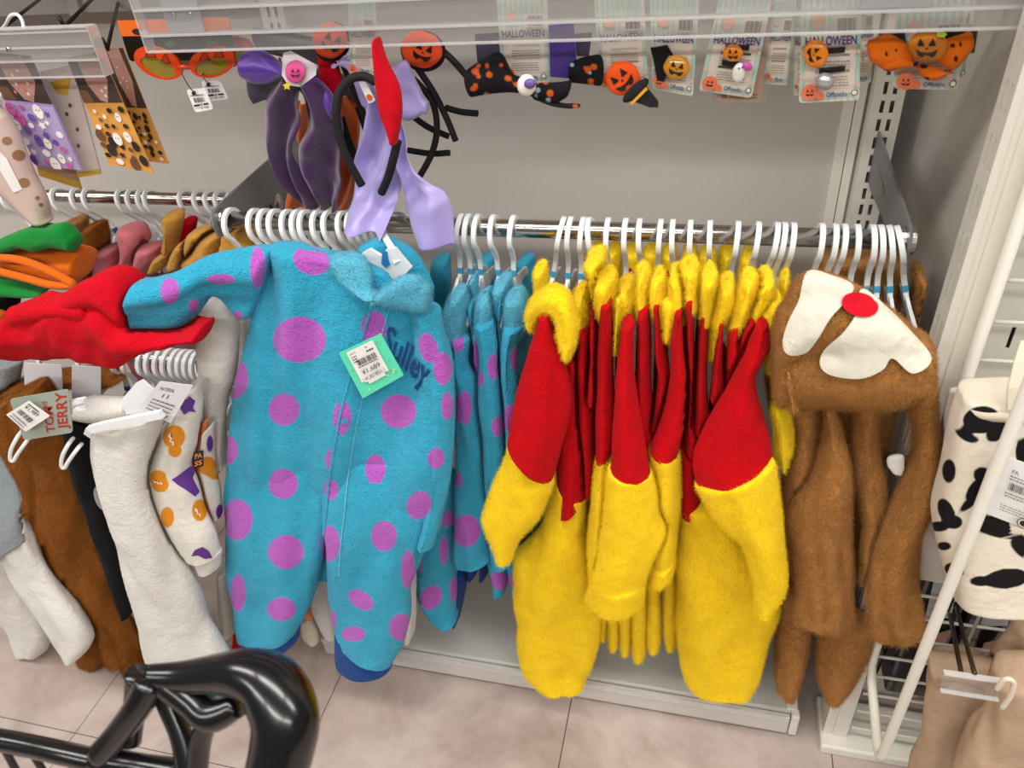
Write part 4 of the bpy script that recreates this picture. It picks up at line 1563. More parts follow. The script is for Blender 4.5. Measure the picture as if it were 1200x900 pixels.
loft('sleeve', [(240, 505, 250, 500), (236, 545, 252, 545), (243, 572, 257, 580), (248, 600, 259, 605)], -.185, .018, top_m, t, fold=.003, prints={'so': [(243, 546, 11, 11), (252, 558, 8, 4)], 'sp': [(246, 520, 4, 10), (258, 600, 5, 9)]})
ob = loft('strip', [(224, 508, 244, 492), (222, 532, 236, 520), (224, 558, 236, 552), (231, 582, 246, 588), (236, 592, 250, 600)], -.195, .012, fleece('bright orange cotton', '#e47a33', pile=.3), t, fold=.002)
c = Card([(227, 530), (238, 528), (238, 546), (227, 550)], -.214, black_ink, t, 'badge', rad=0)
og2 = plain('orange ink', '#ea8a3a', .7)
c.text('PA', .1, .4, .3, og2, .8, True)
c.text('SS', .1, .85, .3, og2, .8, True)
c.done()
# more garments hung behind the romper, seen between its legs and beside its sleeve
t = thing('fleece_costume', 'white fleece costume showing beside the sleeve of the blue dotted romper', 'costume')
loft('sleeve', [(236, 347, 250, 341), (231, 370, 279, 366), (231, 403, 280, 400), (235, 440, 276, 440), (241, 480, 270, 478), (250, 520, 266, 520), (257, 545, 264, 545)], (-.14, -.155), .026, offw, t, fold=.006)
loft('body', [(262, 330, 300, 330), (262, 450, 330, 450), (270, 560, 330, 560), (290, 640, 350, 640)], -.085, .06, offw, t, dy=.04, fold=.006)
t = thing('fleece_costume', 'white fleece costume whose leg shows between the legs of the dotted romper', 'costume')
loft('leg', [(366, 600, 392, 600), (366, 660, 394, 660), (364, 700, 394, 700), (374, 722, 398, 735), (382, 738, 398, 742)], -.118, .022, offw, t, fold=.005)
loft('leg', [(470, 640, 488, 640), (472, 700, 488, 700), (474, 740, 486, 744)], -.13, .025, offw, t, fold=.004)
loft('body', [(340, 330, 372, 330), (340, 450, 380, 450), (350, 560, 388, 560), (360, 620, 390, 620)], -.085, .06, offw, t, dy=.04, fold=.006)
t = thing('cotton_shirt', 'orange and cream cotton top hanging low behind the dotted romper', 'shirt')
loft('body', [(330, 640, 366, 640), (330, 720, 368, 720), (322, 748, 354, 738), (326, 762, 352, 748)], -.125, .012, fleece('peach cotton', '#e08a55', pile=.3), t, fold=.004)
loft('hem', [(352, 728, 364, 726), (354, 744, 372, 740), (362, 752, 374, 750)], -.125, .012, fleece('cream cotton', '#cdc6b2', pile=.3), t, fold=.003)
t = thing('cotton_shirt', 'red cotton top whose hem shows below the blue romper cuff', 'shirt')
loft('body', [(272, 700, 300, 700), (273, 740, 300, 740), (271, 765, 292, 765), (272, 776, 284, 776)], -.135, .015, red, t, fold=.004)
t = thing('cotton_shirt', 'pale cotton top hanging between the printed top and the dotted romper', 'shirt')
loft('sleeve', [(256, 670, 270, 668), (257, 705, 276, 705), (262, 725, 278, 730), (264, 740, 277, 740)], -.165, .02, fleece('pale beige cotton', '#c9c3b6', pile=.3), t, fold=.003)

# tags and cards of the low rail
T = thing('hang_tag', 'grey green card tag with red lettering on the golden brown costume', 'hang tag')
c = Card([(11, 468), (80, 456), (85, 507), (28, 516)], -.268, plain('sage card', '#9aa597', .6), T, 'card', rad=.05)
rd = plain('red lettering', '#b3241c', .6)
bn = plain('brown lettering', '#9a5f2a', .6)
c.text('TOM', .66, .92, .22, rd, .46, True, -1.5)
c.text('and', .60, .45, .13, bn, .2, True, -1.5)
c.text('JERRY', .92, .86, .25, rd, .62, True, -1.5)
c.done()
T2 = thing('price_tag', 'white price sticker tag with barcode lying on the grey green card', 'price tag')
c = Card([(33, 470), (58, 488), (30, 506), (7, 486)], -.277, white_paper, T2, 'card', rad=.04)
c.text('¥1,989', .12, .30, .16, black_ink, .60)
c.lines(.10, .6, .06, 1, .1, black_ink, .05, 2)
c.bars(.12, .78, .42, .62, black_ink, 14, 3)
c.lines(.10, .8, .72, 2, .1, black_ink, .04, 4)
c.done()
T3 = thing('size_card', 'white printed size card on the hanger of the off-white trousers', 'card')
c = Card([(187, 447), (226, 452), (200, 496), (163, 479)], -.262, plain('lavender white paper', '#d3d0d4', .7), T3, 'card', rad=.02)
c.text('MATERIAL', .15, .25, .10, black_ink, .45)
c.text('11', .30, .45, .12, black_ink)
c.lines(.15, .85, .55, 4, .09, black_ink, .03, 9)
c.done()
T4 = thing('size_card', 'lavender white card hanging under the crimson costume beside the grey fleece', 'card')
c = Card([(28, 425), (72, 428), (74, 470), (29, 466)], -.15, plain('lavender white paper', '#d3d0d4', .7), T4, 'card', rad=.02)
c.lines(.3, .7, .5, 2, .12, black_ink, .02, 9)
c.done()
T5 = thing('size_card', 'lavender white card between two dark blue ringed hangers', 'card')
c = Card([(84, 428), (118, 430), (118, 470), (84, 468)], -.15, plain('lavender white paper', '#d3d0d4', .7), T5, 'card', rad=.02)

GLH = 'hangers on the low rail'
for k, x in enumerate((152, 161, 171, 180, 189, 197, 205, 213, 221, 229, 237)):
    hanger((x, 412), (x + 30, 457), 'white hanger under the crimson costume, %s from its draped edge on the low rail' % ORD[k], GLH, Yr=BY, Zr=BZ, front=-.0235)
for k, (tx, nx) in enumerate(((46, 58), (90, 104), (128, 146), (140, 157))):
    hanger((tx, 424), (nx, 447), 'white hanger with dark blue ring on the low rail, %s from the grey costume' % ORD[k], 'ringed hangers on the low rail', Yr=BY, Zr=BZ, front=-.0235, ring=ring_navy)
hanger((-8, 430), (20, 465), 'white plastic hanger of the grey and white costume', Yr=BY, Zr=BZ, front=-.0235, ring=ring_navy)
for (ox, oy), nm in (((0, 0), 'golden brown'), ((60, 8), 'black')):
    t = thing('clothes_hanger', 'open white hanger end poking out of the %s garment' % nm, 'hanger')
    mb = MB()
    mb.tube(spline([P(x + ox, y + oy, z) for x, y, z in ((26, 505, -.25), (20, 513, -.262), (13, 527, -.266), (12, 538, -.266), (16, 540, -.266), (20, 533, -.266), (30, 519, -.262), (36, 512, -.25))], 4), .0028, 8)
    mb.build('loop', white_plastic, t, True)

# ================================================================== left bay, upper rail
pink = fleece('pink plush', '#c9727b', pile=.5)
tan_y = fleece('honey plush', '#c48f3a', pile=.8)
GUP = 'hooded costumes on the back rail of the left bay'
crim = fleece('crimson fleece', '#c1041a', sheen=.05, pile=.5)
t = thing('fleece_costume', 'crimson fleece costume lying across the low rail hangers', 'costume')
loft('body', [(3, 368, 6, 408), (26, 346, 24, 424), (58, 336, 56, 431), (95, 330, 96, 434), (128, 336, 132, 432), (158, 368, 158, 424), (190, 376, 190, 412), (236, 374, 236, 402)], (-.225, -.225), (.045, .03), crim, t, fold=.020, fx=11, fz=13, n=64)
loft('fold', [(70, 350, 80, 372), (95, 330, 105, 366), (125, 316, 132, 362), (150, 328, 150, 372), (164, 350, 165, 380)], -.215, .035, crim, t, fold=.010)
loft('hem', [(14, 352, 30, 380), (50, 345, 70, 372), (95, 345, 110, 380)], -.235, .02, crim, t, fold=.008)
t = thing('pumpkin_costume', 'orange costume with a zigzag green collar on the back rail', 'costume', GUP)
orange = fleece('orange cotton', '#d9660a', pile=.4)
green = fleece('green felt', '#0b7a2c', pile=.4)
loft('body', [(-20, 292, -20, 345), (15, 288, 15, 325), (45, 290, 50, 332), (75, 288, 80, 336), (94, 292, 98, 325)], -.06, .035, orange, t, fold=.006)
mb = MB()
mb.tube(spline([P(a, b, -.105) for a, b in ((-12, 302), (20, 304), (50, 314), (78, 328), (84, 334), (60, 334), (30, 326), (0, 318), (-14, 310))], 5), .006, 10)
mb.build('opening_hem', orange, t, True)
loft('collar', [(-16, 290, -16, 300), (12, 272, 15, 294), (30, 266, 30, 289), (45, 262, 45, 294), (62, 262, 62, 288), (76, 262, 78, 290), (93, 284, 92, 293)], -.085, .02, green, t, fold=.006)
loft('leaf', [(-18, 322, -18, 344), (15, 330, 15, 344), (40, 336, 40, 344), (52, 338, 50, 343)], -.09, .02, green, t, fold=.004)
t = thing('plush_costume', 'brown plush costume on the back rail between the green collar and pink ears', 'costume', GUP)
loft('hood', [(104, 264, 118, 260), (96, 282, 122, 280), (93, 305, 122, 305), (96, 330, 116, 330)], .06, .03, gold, t, fold=.006)
loft('sleeve', [(78, 262, 96, 260), (80, 290, 98, 285), (90, 310, 96, 310)], .11, .03, brown_d, t, fold=.006)
GP = 'pink plush costumes on the back rail'
for k, rows in enumerate(([(140, 266, 160, 262), (141, 280, 172, 280), (146, 296, 165, 296), (140, 312, 160, 314), (132, 330, 165, 335)], [(166, 286, 186, 283), (160, 298, 187, 300), (160, 318, 175, 322), (152, 340, 165, 345)], [(115, 292, 140, 288), (108, 306, 138, 304), (108, 322, 140, 324)])):
    t = thing('plush_costume', ('pink plush costume with the tallest bunched ear on the back rail', 'pink plush costume with its ear pressed against a ringed hanger', 'pink plush costume with a low folded ear beside the brown costume')[k], 'costume', GP)
    loft('ear', rows, .07, .03, pink, t, fold=.006, fx=26)
    x = P((rows[0][0] + rows[0][2]) / 2, 300, .12).x
    loft('body', slab_rows(x, .011, [.74, .66, .55, .45], .13, .07), 0, .07, pink, t, fold=.003)
GH = 'honey plush costumes on the back rail'
for k, rows in enumerate(([(192, 250, 214, 246), (194, 265, 211, 266), (196, 282, 206, 284), (197, 297, 203, 297)], [(211, 285, 226, 279), (205, 298, 222, 295), (203, 308, 220, 305)], [(225, 272, 246, 268), (222, 285, 246, 284), (220, 298, 240, 298)],
                          [(236, 280, 262, 274), (226, 296, 262, 288), (215, 306, 262, 298)], [(262, 282, 300, 280), (258, 292, 310, 290), (250, 304, 315, 300)], [(182, 304, 196, 300), (178, 311, 194, 311)])):
    t = thing('plush_costume', 'honey yellow plush costume with red trim ' + ('hanging as a long pale ear', 'peeking over the dotted sleeve', 'bunched next to a red strip', 'folded flat above the dotted sleeve', 'under the end of the front rail', 'beside the pink ears')[k], 'costume', GH)
    loft('hood', rows, .05 if k != 4 else .03, .028, tan_y, t, fold=.005, fx=28)
    if k in (0, 2):
        x = rows[1][2]
        loft('trim', [(x + 4, 258, x + 18, 262), (x, 280, x + 14, 280), (x - 4, 302, x + 4, 300)], .09, .02, red, t, fold=.003)
GUH = 'hangers on the back rail'
for k, (x, rg) in enumerate(((2, None), (12, None), (22, None), (60, None), (83, None), (97, ring_navy), (136, None), (148, None), (160, None), (168, ring_navy), (209, ring_navy), (226, None), (239, None), (251, None), (266, None))):
    hanger((x, 238), (x + 32, 258), ('white hanger with dark blue ring on the back rail, %s before the front rail' if rg else 'plain white hanger on the back rail, %s before the front rail') % ORD[14 - k], GUH + (' with rings' if rg else ''), Yr=LY, Zr=LZ, front=-.0235, ring=rg)
t = thing('fleece_costume', 'black costume with orange hem under the pumpkin collar', 'costume')
loft('body', [(-24, 345, 22, 345), (-24, 365, 20, 365), (-24, 385, 10, 385)], -.02, .03, black_c, t, fold=.005)
loft('hem', [(-24, 366, 8, 368), (-24, 376, 6, 376)], -.055, .01, orange, t, fold=.002)

# ================================================================== acrylic price rails
AY = -0.045
t = thing('price_rail', 'long clear acrylic price rail in front of the hair accessories', 'price rail')
ed = {}
for nm, a, b in (('bottom', (172, 61), (1204, 33)), ('mid', (164, 42.5), (1204, 9)), ('top', (156, 8), (1204, -24))):
    pa, pb = P(*a, AY), P(*b, AY)
    z = (pa.z + pb.z) / 2
    ed[nm] = z
xa, xb = P(166, 40, AY).x, 0.947
mb = MB()
mb.box((xa, AY, ed['bottom']), (xb, AY + 0.003, ed['top'] + .03))
mb.build('front_plate', acrylic, t)
mb = MB()
mb.box((xa, AY + 0.014, ed['mid'] - 0.003), (xb, AY + 0.0165, ed['top'] + .03))
mb.build('back_plate', acrylic, t)
for nm in ('bottom', 'mid', 'top'):
    mb = MB()
    mb.box((xa, AY - 0.0012, ed[nm] - 0.0012), (xb, AY + (0.004 if nm == 'bottom' else 0.017), ed[nm] + 0.0012), 0, .0004)
    mb.build('ridge', acrylic_edge, t)
mb = MB()
mb.box((xa - .0015, AY - 0.001, ed['bottom']), (xa, AY + 0.017, ed['top'] + .03))
mb.build('end_plate', acrylic_edge, t)
for (px0, py0, px1, py1) in ((188, 8, 240, 38), (1014, -30, 1092, 8)):
    mb = MB()
    p0, p1 = P(px0, py0, AY + .006), P(px1, py1, AY + .006)
    mb.box((p0.x, AY + .006, p1.z), (p1.x, AY + .010, p0.z + .01), 0, .0008)
    o = mb.build('clamp_plate', plain('grey clamp', '#98989a', .5), t)
    for k in (.3, .75):
        mb = MB()
        cx = p0.x + (p1.x - p0.x) * k
        cz = (p0.z + p1.z) / 2 + .006
        mb.tube([(cx, AY + .0045, cz), (cx, AY + .006, cz)], .003, 12)
        mb.build('screw', chrome, o, True)
# shorter holder in front of the sticker cards
t = thing('price_rail', 'short clear acrylic price holder in front of the sticker cards', 'price rail')
pl = P(112, 60, AY)
zs = [P(60, y, AY).z for y in (91, 72, 56, 38, 33)]
x_l = P(-30, 60, AY).x
mb = MB()
mb.box((x_l, AY, zs[0]), (pl.x, AY + .003, zs[4]))
mb.build('front_plate', acrylic, t)
mb = MB()
mb.box((x_l, AY + .012, zs[1]), (pl.x - .002, AY + .0145, zs[4]))
mb.build('back_plate', acrylic, t)
for z in zs:
    mb = MB()
    mb.box((x_l, AY - .001, z - .0009), (pl.x, AY + (.004 if z == zs[0] else .015), z + .0009), 0, .0003)
    mb.build('ridge', acrylic_edge, t)
mb = MB()
mb.box((pl.x, AY - .001, zs[0]), (pl.x + .0015, AY + .016, zs[4]))
mb.build('end_plate', acrylic_edge, t)
mb = MB()
q = P(10, 58, AY - .002)
mb.tube([(q.x, AY - .003, q.z), (q.x, AY, q.z)], .003, 12)
mb.build('screw', chrome, t, True)

# beam and hook wires behind the sticker cards
t = thing('shelf_beam', 'grey brown steel beam high on the left back panel', 'beam')
mb = MB()
p0, p1 = P(0, 18, .27), P(140, 14, .27)
mb.box((-1.9, .255, p0.z), (-.02, .304, p0.z + .09), 0, .002)
mb.build('beam', plain('grey beam steel', '#a19d97', .5, var=.05), t)
mb = MB()
pp = P(88, 10, .25)
mb.box((pp.x - .012, .245, pp.z - .01), (pp.x + .012, .256, pp.z + .09), 0, .002)
mb.build('clip', plain('grey clip', '#a19d97', .5), t)
GK = 'long dark display hooks of the left bay'
for k, (a, b) in enumerate((((-4, 38), (64, 0)), ((76, 31), (130, 0)), ((126, 56), (150, 40)))):
    t = thing('display_hook', 'long dark wire display hook, %s from the pumpkin glasses card' % ORD[2 - k], 'hook', GK)
    p0, p1 = P(a[0], a[1], -.02), P(b[0], b[1], .26)
    p1 = Vector((p1.x, .262, max(p1.z, p0.z + .01)))
    mb = MB()
    mb.tube([p0, p1], .0025, 8)
    mb.build('wire', dark_wire, t, True)
    mb = MB()
    mb.tube([p0 + Vector((0, 0, -.003)), p0 + Vector((0, -.004, .012))], .0025, 8)
    mb.build('tip', dark_wire, t, True)
t = thing('display_hook', 'white looped hook end above the short acrylic holder', 'hook')
mb = MB()
mb.tube(spline([P(28, 34, -.03), P(26, 24, -.028), P(20, 17, -.025), P(12, 19, -.02), P(6, 30, -.01), P(-4, 40, 0.0)], 4), .0022, 8)
mb.build('wire', white_plastic, t, True)

# ================================================================== accessory cards
card_cream = plain('cream card', '#e8ddd0', .6)
stripe_mint = plain('mint stripe', '#a9d8cb', .6)
ink_purple = plain('purple ink', '#3d2f7a', .6)
ink_brown = plain('brown grey ink', '#6e655f', .7)
pk_orange = plain('pumpkin orange', '#e2691a', .5)
pk_soft = plain('soft orange print', '#e0744c', .6)
pk_bright = plain('bright orange enamel', '#f28a12', .25, coat=.4)
black_e = plain('black enamel', '#17120f', .35)
peach = plain('peach print', '#efb79b', .6)


def face(c, x, y, r, mat=None, rot=0.0):
    """jack-o'-lantern face drawn on a card"""
    m = mat or black_e
    ca, sa = math.cos(rot), math.sin(rot)

    def q(pts):
        return [(x + (a * ca - b * sa) * r, y + (a * sa + b * ca) * r * c.asp) for a, b in pts]
    c.poly(q([(-.55, -.05), (-.35, -.5), (-.12, -.05)]), m)
    c.poly(q([(.55, -.05), (.35, -.5), (.12, -.05)]), m)
    c.poly(q([(-.1, .15), (0, 0), (.1, .15)]), m)
    c.poly(q([(-.62, .15), (-.3, .3), (0, .34), (.3, .3), (.62, .15), (.5, .5), (.25, .62), (.1, .5), (-.1, .5), (-.25, .62), (-.5, .5)]), m)


def halloween_card(corners, Y, label, dots=True, name='accessory_card'):
    t = thing(name, label, 'hair accessory', 'hair accessory cards on the hook bar')
    # drill-hole header keeps going above the picture up to the added bar
    TL, TR, BR, BL = corners
    SL = [[(.28 + .03 * math.cos(math.radians(q)) * (1) if 90 <= q <= 270 else .80 + .03 * math.cos(math.radians(q)), yy + .0125 * math.sin(math.radians(q))) for q in range(0, 360, 30)] for yy in (.6325, .7575)]
    c = Card(corners, Y, card_cream, t, 'card', rad=.07, holes=SL)
    for k in range(9):
        c.rect(.03 + k * .106, .02, .075 + k * .106, .47, stripe_mint)
        if k < 9:
            c.rect(.05 + k * .106, .93, .10 + k * .106, .985, stripe_mint)
    c.rect(.02, .47, .07, .93, stripe_mint)
    c.rect(.93, .47, .98, .93, stripe_mint)
    c.rect(.56, .33, .92, .46, card_cream)
    c.ell(.28, .37, .12, None, peach)
    c.bars(.60, .90, .35, .445, black_ink, 16)
    c.text('HALLOWEEN', .07, .545, .068, ink_purple, .86, True)
    c.lines(.26, .84, .67, 3, .022, ink_brown, .007, 3)
    c.lines(.26, .80, .79, 4, .022, ink_brown, .007, 8)
    for a, b in ((.04, .78), (.96, .60), (.95, .86), (.05, .60)):
        c.ell(a, b, .03, None, peach)
    c.ell(.17, .90, .14, None, pk_soft)
    c.ell(.34, .935, .07, None, pk_soft)
    face(c, .17, .90, .11)
    c.rect(.15, .845, .185, .87, pk_soft)
    c.text('Officeido', .44, .945, .04, ink_purple, .34, True)
    c.ell(.90, .92, .055, None, black_ink)
    c.ell(.90, .92, .04, None, card_cream)
    return t, c


CY = 0.0


def up(c4, f=.35):
    """extend a card's visible top upward (towards the added bar) by a fraction of its height"""
    (a, b, c_, d) = c4
    return [(a[0] + (a[0] - d[0]) * f, a[1] + (a[1] - d[1]) * f), (b[0] + (b[0] - c_[0]) * f, b[1] + (b[1] - c_[1]) * f), c_, d]


def blob(name, cx, cy, rx, ry, Y, mat, parent, d=.004, rot=0.0, lobes=0, amp=0.0):
    """small rounded ornament: flattened dome outline in pixels"""
    vs, fs = [], []
    N, M = 28, 6
    k = (P(cx, cy, Y) - P(cx + 10, cy, Y)).length / 10
    for side in (-1, 1):
        for j in range(M):
            s = math.cos(math.pi / 2 * j / M) if j else 1.0
            dep = math.sin(math.pi / 2 * j / M) * d
            for i in range(N):
                th = 2 * math.pi * i / N
                rr = 1 + amp * abs(math.sin(lobes * th / 2 + math.pi / 2)) - amp if lobes else 1
                a, b = rx * s * rr * math.cos(th), ry * s * rr * math.sin(th)
                p = P(cx + a * math.cos(rot) - b * math.sin(rot), cy + a * math.sin(rot) + b * math.cos(rot), Y)
                vs.append(p + Vector((0, side * dep, 0)))
        base = len(vs) - M * N
        vs.append(P(cx, cy, Y) + Vector((0, side * d, 0)))
        for j in range(M - 1):
            for i in range(N):
                i2 = (i + 1) % N
                f = (base + j * N + i, base + j * N + i2, base + (j + 1) * N + i2, base + (j + 1) * N + i)
                fs.append(f if side < 0 else f[::-1])
        for i in range(N):
            f = (base + (M - 1) * N + i, base + (M - 1) * N + (i + 1) % N, len(vs) - 1)
            fs.append(f if side < 0 else f[::-1])
    o = mesh_obj(name, vs, fs, mat, parent, True)
    SHELL[o.name] = (vs, fs)
    return o


def plate(name, pts, Y, mat, parent, thick=.003, label=None):
    mb = MB()
    mb.prism([P(a, b, Y) for a, b in pts], (0, thick, 0))
    return mb.build(name, mat, parent, label=label)


def jack(o, cx, cy, r, tree_o, parent, rot=0.0, mat=None):
    m = mat or black_e
    LOCK.add(tree_o.name)
    tr = bvh([tree_o])
    ca, sa = math.cos(rot), math.sin(rot)

    def q(pts):
        return [(cx + (a * ca - b * sa) * r, cy + (a * sa + b * ca) * r) for a, b in pts]
    decal('face', [q([(-.55, -.05), (-.38, -.55), (-.1, -.05)]), q([(.55, -.05), (.38, -.55), (.1, -.05)]), q([(-.1, .15), (0, 0), (.1, .15)]),
                   q([(-.65, .15), (-.3, .3), (0, .34), (.3, .3), (.65, .15), (.52, .5), (.28, .64), (.1, .5), (-.1, .5), (-.28, .64), (-.52, .5)])], m, tr, parent, off=.0012, maxlen=4)


def clip_bar(parent, a, b, Y=CY - .006):
    mb = MB()
    mb.sweep([P(a[0], a[1], Y), P((a[0] + b[0]) / 2, (a[1] + b[1]) / 2, Y - .002), P(b[0], b[1], Y)], (0, 1, 0), .004, .005)
    mb.build('clip', black_e, parent)


# two spare cards behind
for cn, lab in (((( 905, 12), (932, 10), (922, 100), (893, 98)), 'cream card mostly hidden behind the ghost clip card'),
                (((1000, 8), (1026, 4), (1021, 96), (992, 101)), 'cream card hidden behind the card with a glass ball'),
                (((930, 10), (950, 8), (946, 112), (930, 112)), 'cream card edge behind the card with a glass ball'),
                (((1085, 10), (1144, 0), (1130, 92), (1080, 95)), 'cream card behind the orange glitter bow')):
    t, c = halloween_card(up(cn), CY + (.028 if 'edge' in lab else .02), lab)
    c.done()
t = thing('accessory_card', 'peach card in a clear bag behind the ghost clip card', 'hair accessory')
c = Card(up([(846, 20), (902, 14), (892, 119), (839, 119)]), CY + .012, plain('peach card', '#ddb095', .6), t, 'card', rad=.05)
c.rect(.12, .93, .24, .97, ink_brown)
c.lines(.3, .9, .93, 2, .025, ink_brown, .012, 5)
c.done()
plate('bag', [(834, 10), (908, 6), (898, 121), (835, 121)], CY + .008, plastic_film, t, .0008)

t, c = halloween_card(up([(583, 6), (641, 4), (645, 96), (588, 98)]), CY, 'cream card carrying the black bow printed with pumpkins')
c.done()
bowm = fleece('black satin with pumpkin print', '#17161a', (('so', '#b8511c'), ('sw', '#8fa3ad')), pile=.2, sheen=.1, var=.02)
rr = random.Random(11)


def pat(x0, y0, x1, y1, n, r0=2.0, r1=4.0):
    return [(rr.uniform(x0, x1), rr.uniform(y0, y1), rr.uniform(r0, r1), rr.uniform(r0, r1)) for _ in range(n)]


B = t
for rows, sd in (([(548, 84, 556, 114), (562, 74, 570, 112), (585, 62, 588, 110), (600, 88, 604, 108), (610, 92, 610, 108)], 1), ([(612, 92, 614, 112), (630, 94, 628, 118), (652, 94, 648, 124), (666, 92, 660, 118)], 2), ([(628, 112, 634, 120), (650, 118, 652, 128), (676, 122, 672, 126)], 3)):
    loft('bow_loop', rows, CY - .02, .010, bowm, B, prints={'so': pat(545, 60, 680, 130, 26, 2.5, 4.5), 'sw': pat(545, 60, 680, 130, 12, 1.5, 3.5)}, fold=.004, fuzz=0, step=.003, n=44)
blob('bow_knot', 617, 100, 11, 13, CY - .035, plain('white enamel bead', '#ece8e2', .4), B, .007)
blob('bead', 621, 98, 7, 6, CY - .042, plain('violet enamel', '#6a4fa0', .4), B, .004)
plate('tulle', [(556, 40), (590, 38), (588, 80), (560, 78)], CY + .004, satin('violet tulle', '#3c2a58', .75), B, .002)
t, c = halloween_card(up([(697, 10), (755, 7), (760, 100), (704, 104)]), CY, 'cream card carrying the orange pumpkin with a witch hat')
c.done()
pm = blob('pumpkin', 730, 92, 21, 21, CY - .014, plain('orange felt', '#f2560e', .9), t, .006, lobes=6, amp=.06)
jack(pm, 728, 93, 20, pm, pm, rot=-.75)
hat = plain('black felt', '#151214', .95)
blob('hat_brim', 745, 106, 20, 7, CY - .024, hat, t, .004, rot=-.75)
plate('hat_cone', [(748, 98), (758, 104), (771, 120), (771, 126), (762, 126), (745, 120), (740, 114)], CY - .026, hat, t, .006)
plate('hat_band', [(738, 122), (756, 103), (759, 105), (741, 123)], CY - .0285, plain('gold band', '#d99a22', .5), t, .003)
loft('bow_loop', [(672, 70, 673, 98), (685, 66, 688, 100), (701, 64, 701, 103)], CY - .012, .008, bowm, t, prints={'so': pat(670, 60, 702, 105, 9, 2, 4), 'sw': pat(670, 60, 702, 105, 4, 1.5, 3)}, fold=.003, fuzz=0, step=.003, n=44)
plate('tulle', [(643, 30), (672, 26), (676, 80), (666, 92), (645, 90)], CY - .004, satin('violet satin', '#4b2f8f', .95), t, .003)
plate('tulle', [(672, 40), (694, 38), (690, 66), (676, 66)], CY + .006, satin('violet tulle', '#3c2a58', .75), t, .002)
t, c = halloween_card(up([(762, 9), (819, 5), (812, 113), (765, 104)]), CY, 'cream card carrying a clip with a glossy amber pumpkin')
c.done()
pm = blob('pumpkin', 793, 79, 16, 15, CY - .012, plain('amber resin', '#d8911c', .12, coat=1.0), t, .007, lobes=6, amp=.05)
jack(pm, 793, 80, 14, pm, pm, rot=.25)
plate('bow', [(762, 56), (782, 53), (790, 66), (778, 96), (770, 94), (766, 72)], CY - .008, plain('black patent', '#17151a', .12, coat=.8), t, .004)
t, c = halloween_card(up([(840, 10), (903, 8), (881, 115), (819, 106)]), CY, 'cream card carrying a clip with a pumpkin and a white ghost')
c.done()
clip_bar(t, (850, 55), (878, 56))
clip_bar(t, (846, 73), (868, 76))
pm = blob('pumpkin', 859, 62, 12, 10.5, CY - .012, pk_bright, t, .004, lobes=6, amp=.05)
jack(pm, 859, 63, 10, pm, pm)
g = blob('ghost', 866, 85, 8, 12, CY - .014, plain('white enamel', '#efece8', .25, coat=.4), t, .004, rot=.25)
LOCK.add(g.name)
tr = bvh([g])
decal('eye', [ngon(866, 80, 1.1, 1.1, 8), ngon(870, 79, 1.1, 1.1, 8)], black_e, tr, g, .001)
blob('ghost_hat', 876, 78, 6, 5, CY - .017, plain('pink enamel', '#cf4fae', .3), t, .003, rot=.5)
t, c = halloween_card(up([(940, 5), (1010, 3), (1007, 117), (936, 121)]), CY - .004, 'cream card carrying a sideways pumpkin clip and a glass ball')
c.done()
clip_bar(t, (966, 60), (990, 58))
clip_bar(t, (960, 83), (990, 80))
pm = blob('pumpkin', 956, 63, 15, 17, CY - .016, pk_bright, t, .005, lobes=6, amp=.05)
jack(pm, 955, 64, 14, pm, pm, rot=1.35)
blob('glass_ball', 967, 95, 11, 10, CY - .018, plain('clear glitter', '#b9b9c0', .15, metal=.5, var=.5, vscale=600), t, .008)
t, c = halloween_card(up([(1050, 20), (1135, 14), (1121, 105), (1047, 104)]), CY, 'cream card carrying an orange bow with a glitter pumpkin')
c.done()
ob2 = fleece('orange cloth with black print', '#d2640f', (('so', '#1a1210'),), pile=.3, var=.06)
for rows in ([(1022, 46, 1026, 76), (1040, 40, 1042, 84), (1062, 50, 1064, 74)], [(1040, 70, 1042, 82), (1058, 66, 1056, 80), (1072, 72, 1068, 76)], [(1092, 48, 1094, 70), (1112, 42, 1116, 82), (1130, 36, 1136, 62)], [(1080, 74, 1090, 94), (1096, 76, 1104, 92), (1108, 82, 1110, 86)]):
    loft('bow_loop', rows, CY - .016, .009, ob2, t, prints={'so': pat(1020, 35, 1140, 95, 18, 2, 5)}, fold=.003, fuzz=0, step=.003, n=44)
plate('tulle', [(1030, 36), (1060, 34), (1064, 70), (1034, 76)], CY - .006, satin('black tulle', '#1a1414', .8), t, .002)
plate('tulle', [(1100, 36), (1146, 36), (1142, 62), (1106, 66)], CY - .004, satin('black tulle', '#1a1414', .8), t, .002)
pm = blob('pumpkin', 1088, 54, 24, 19, CY - .03, plain('orange glitter', '#c47512', .35, metal=.35, var=.6, vscale=900, bmp=.8, bscale=900), t, .006, lobes=6, amp=.04)
jack(pm, 1086, 55, 20, pm, pm)
plate('stem', [(1098, 38), (1104, 36), (1110, 40), (1106, 44), (1098, 43)], CY - .036, plain('lime glitter', '#9fb52a', .4), t, .003)

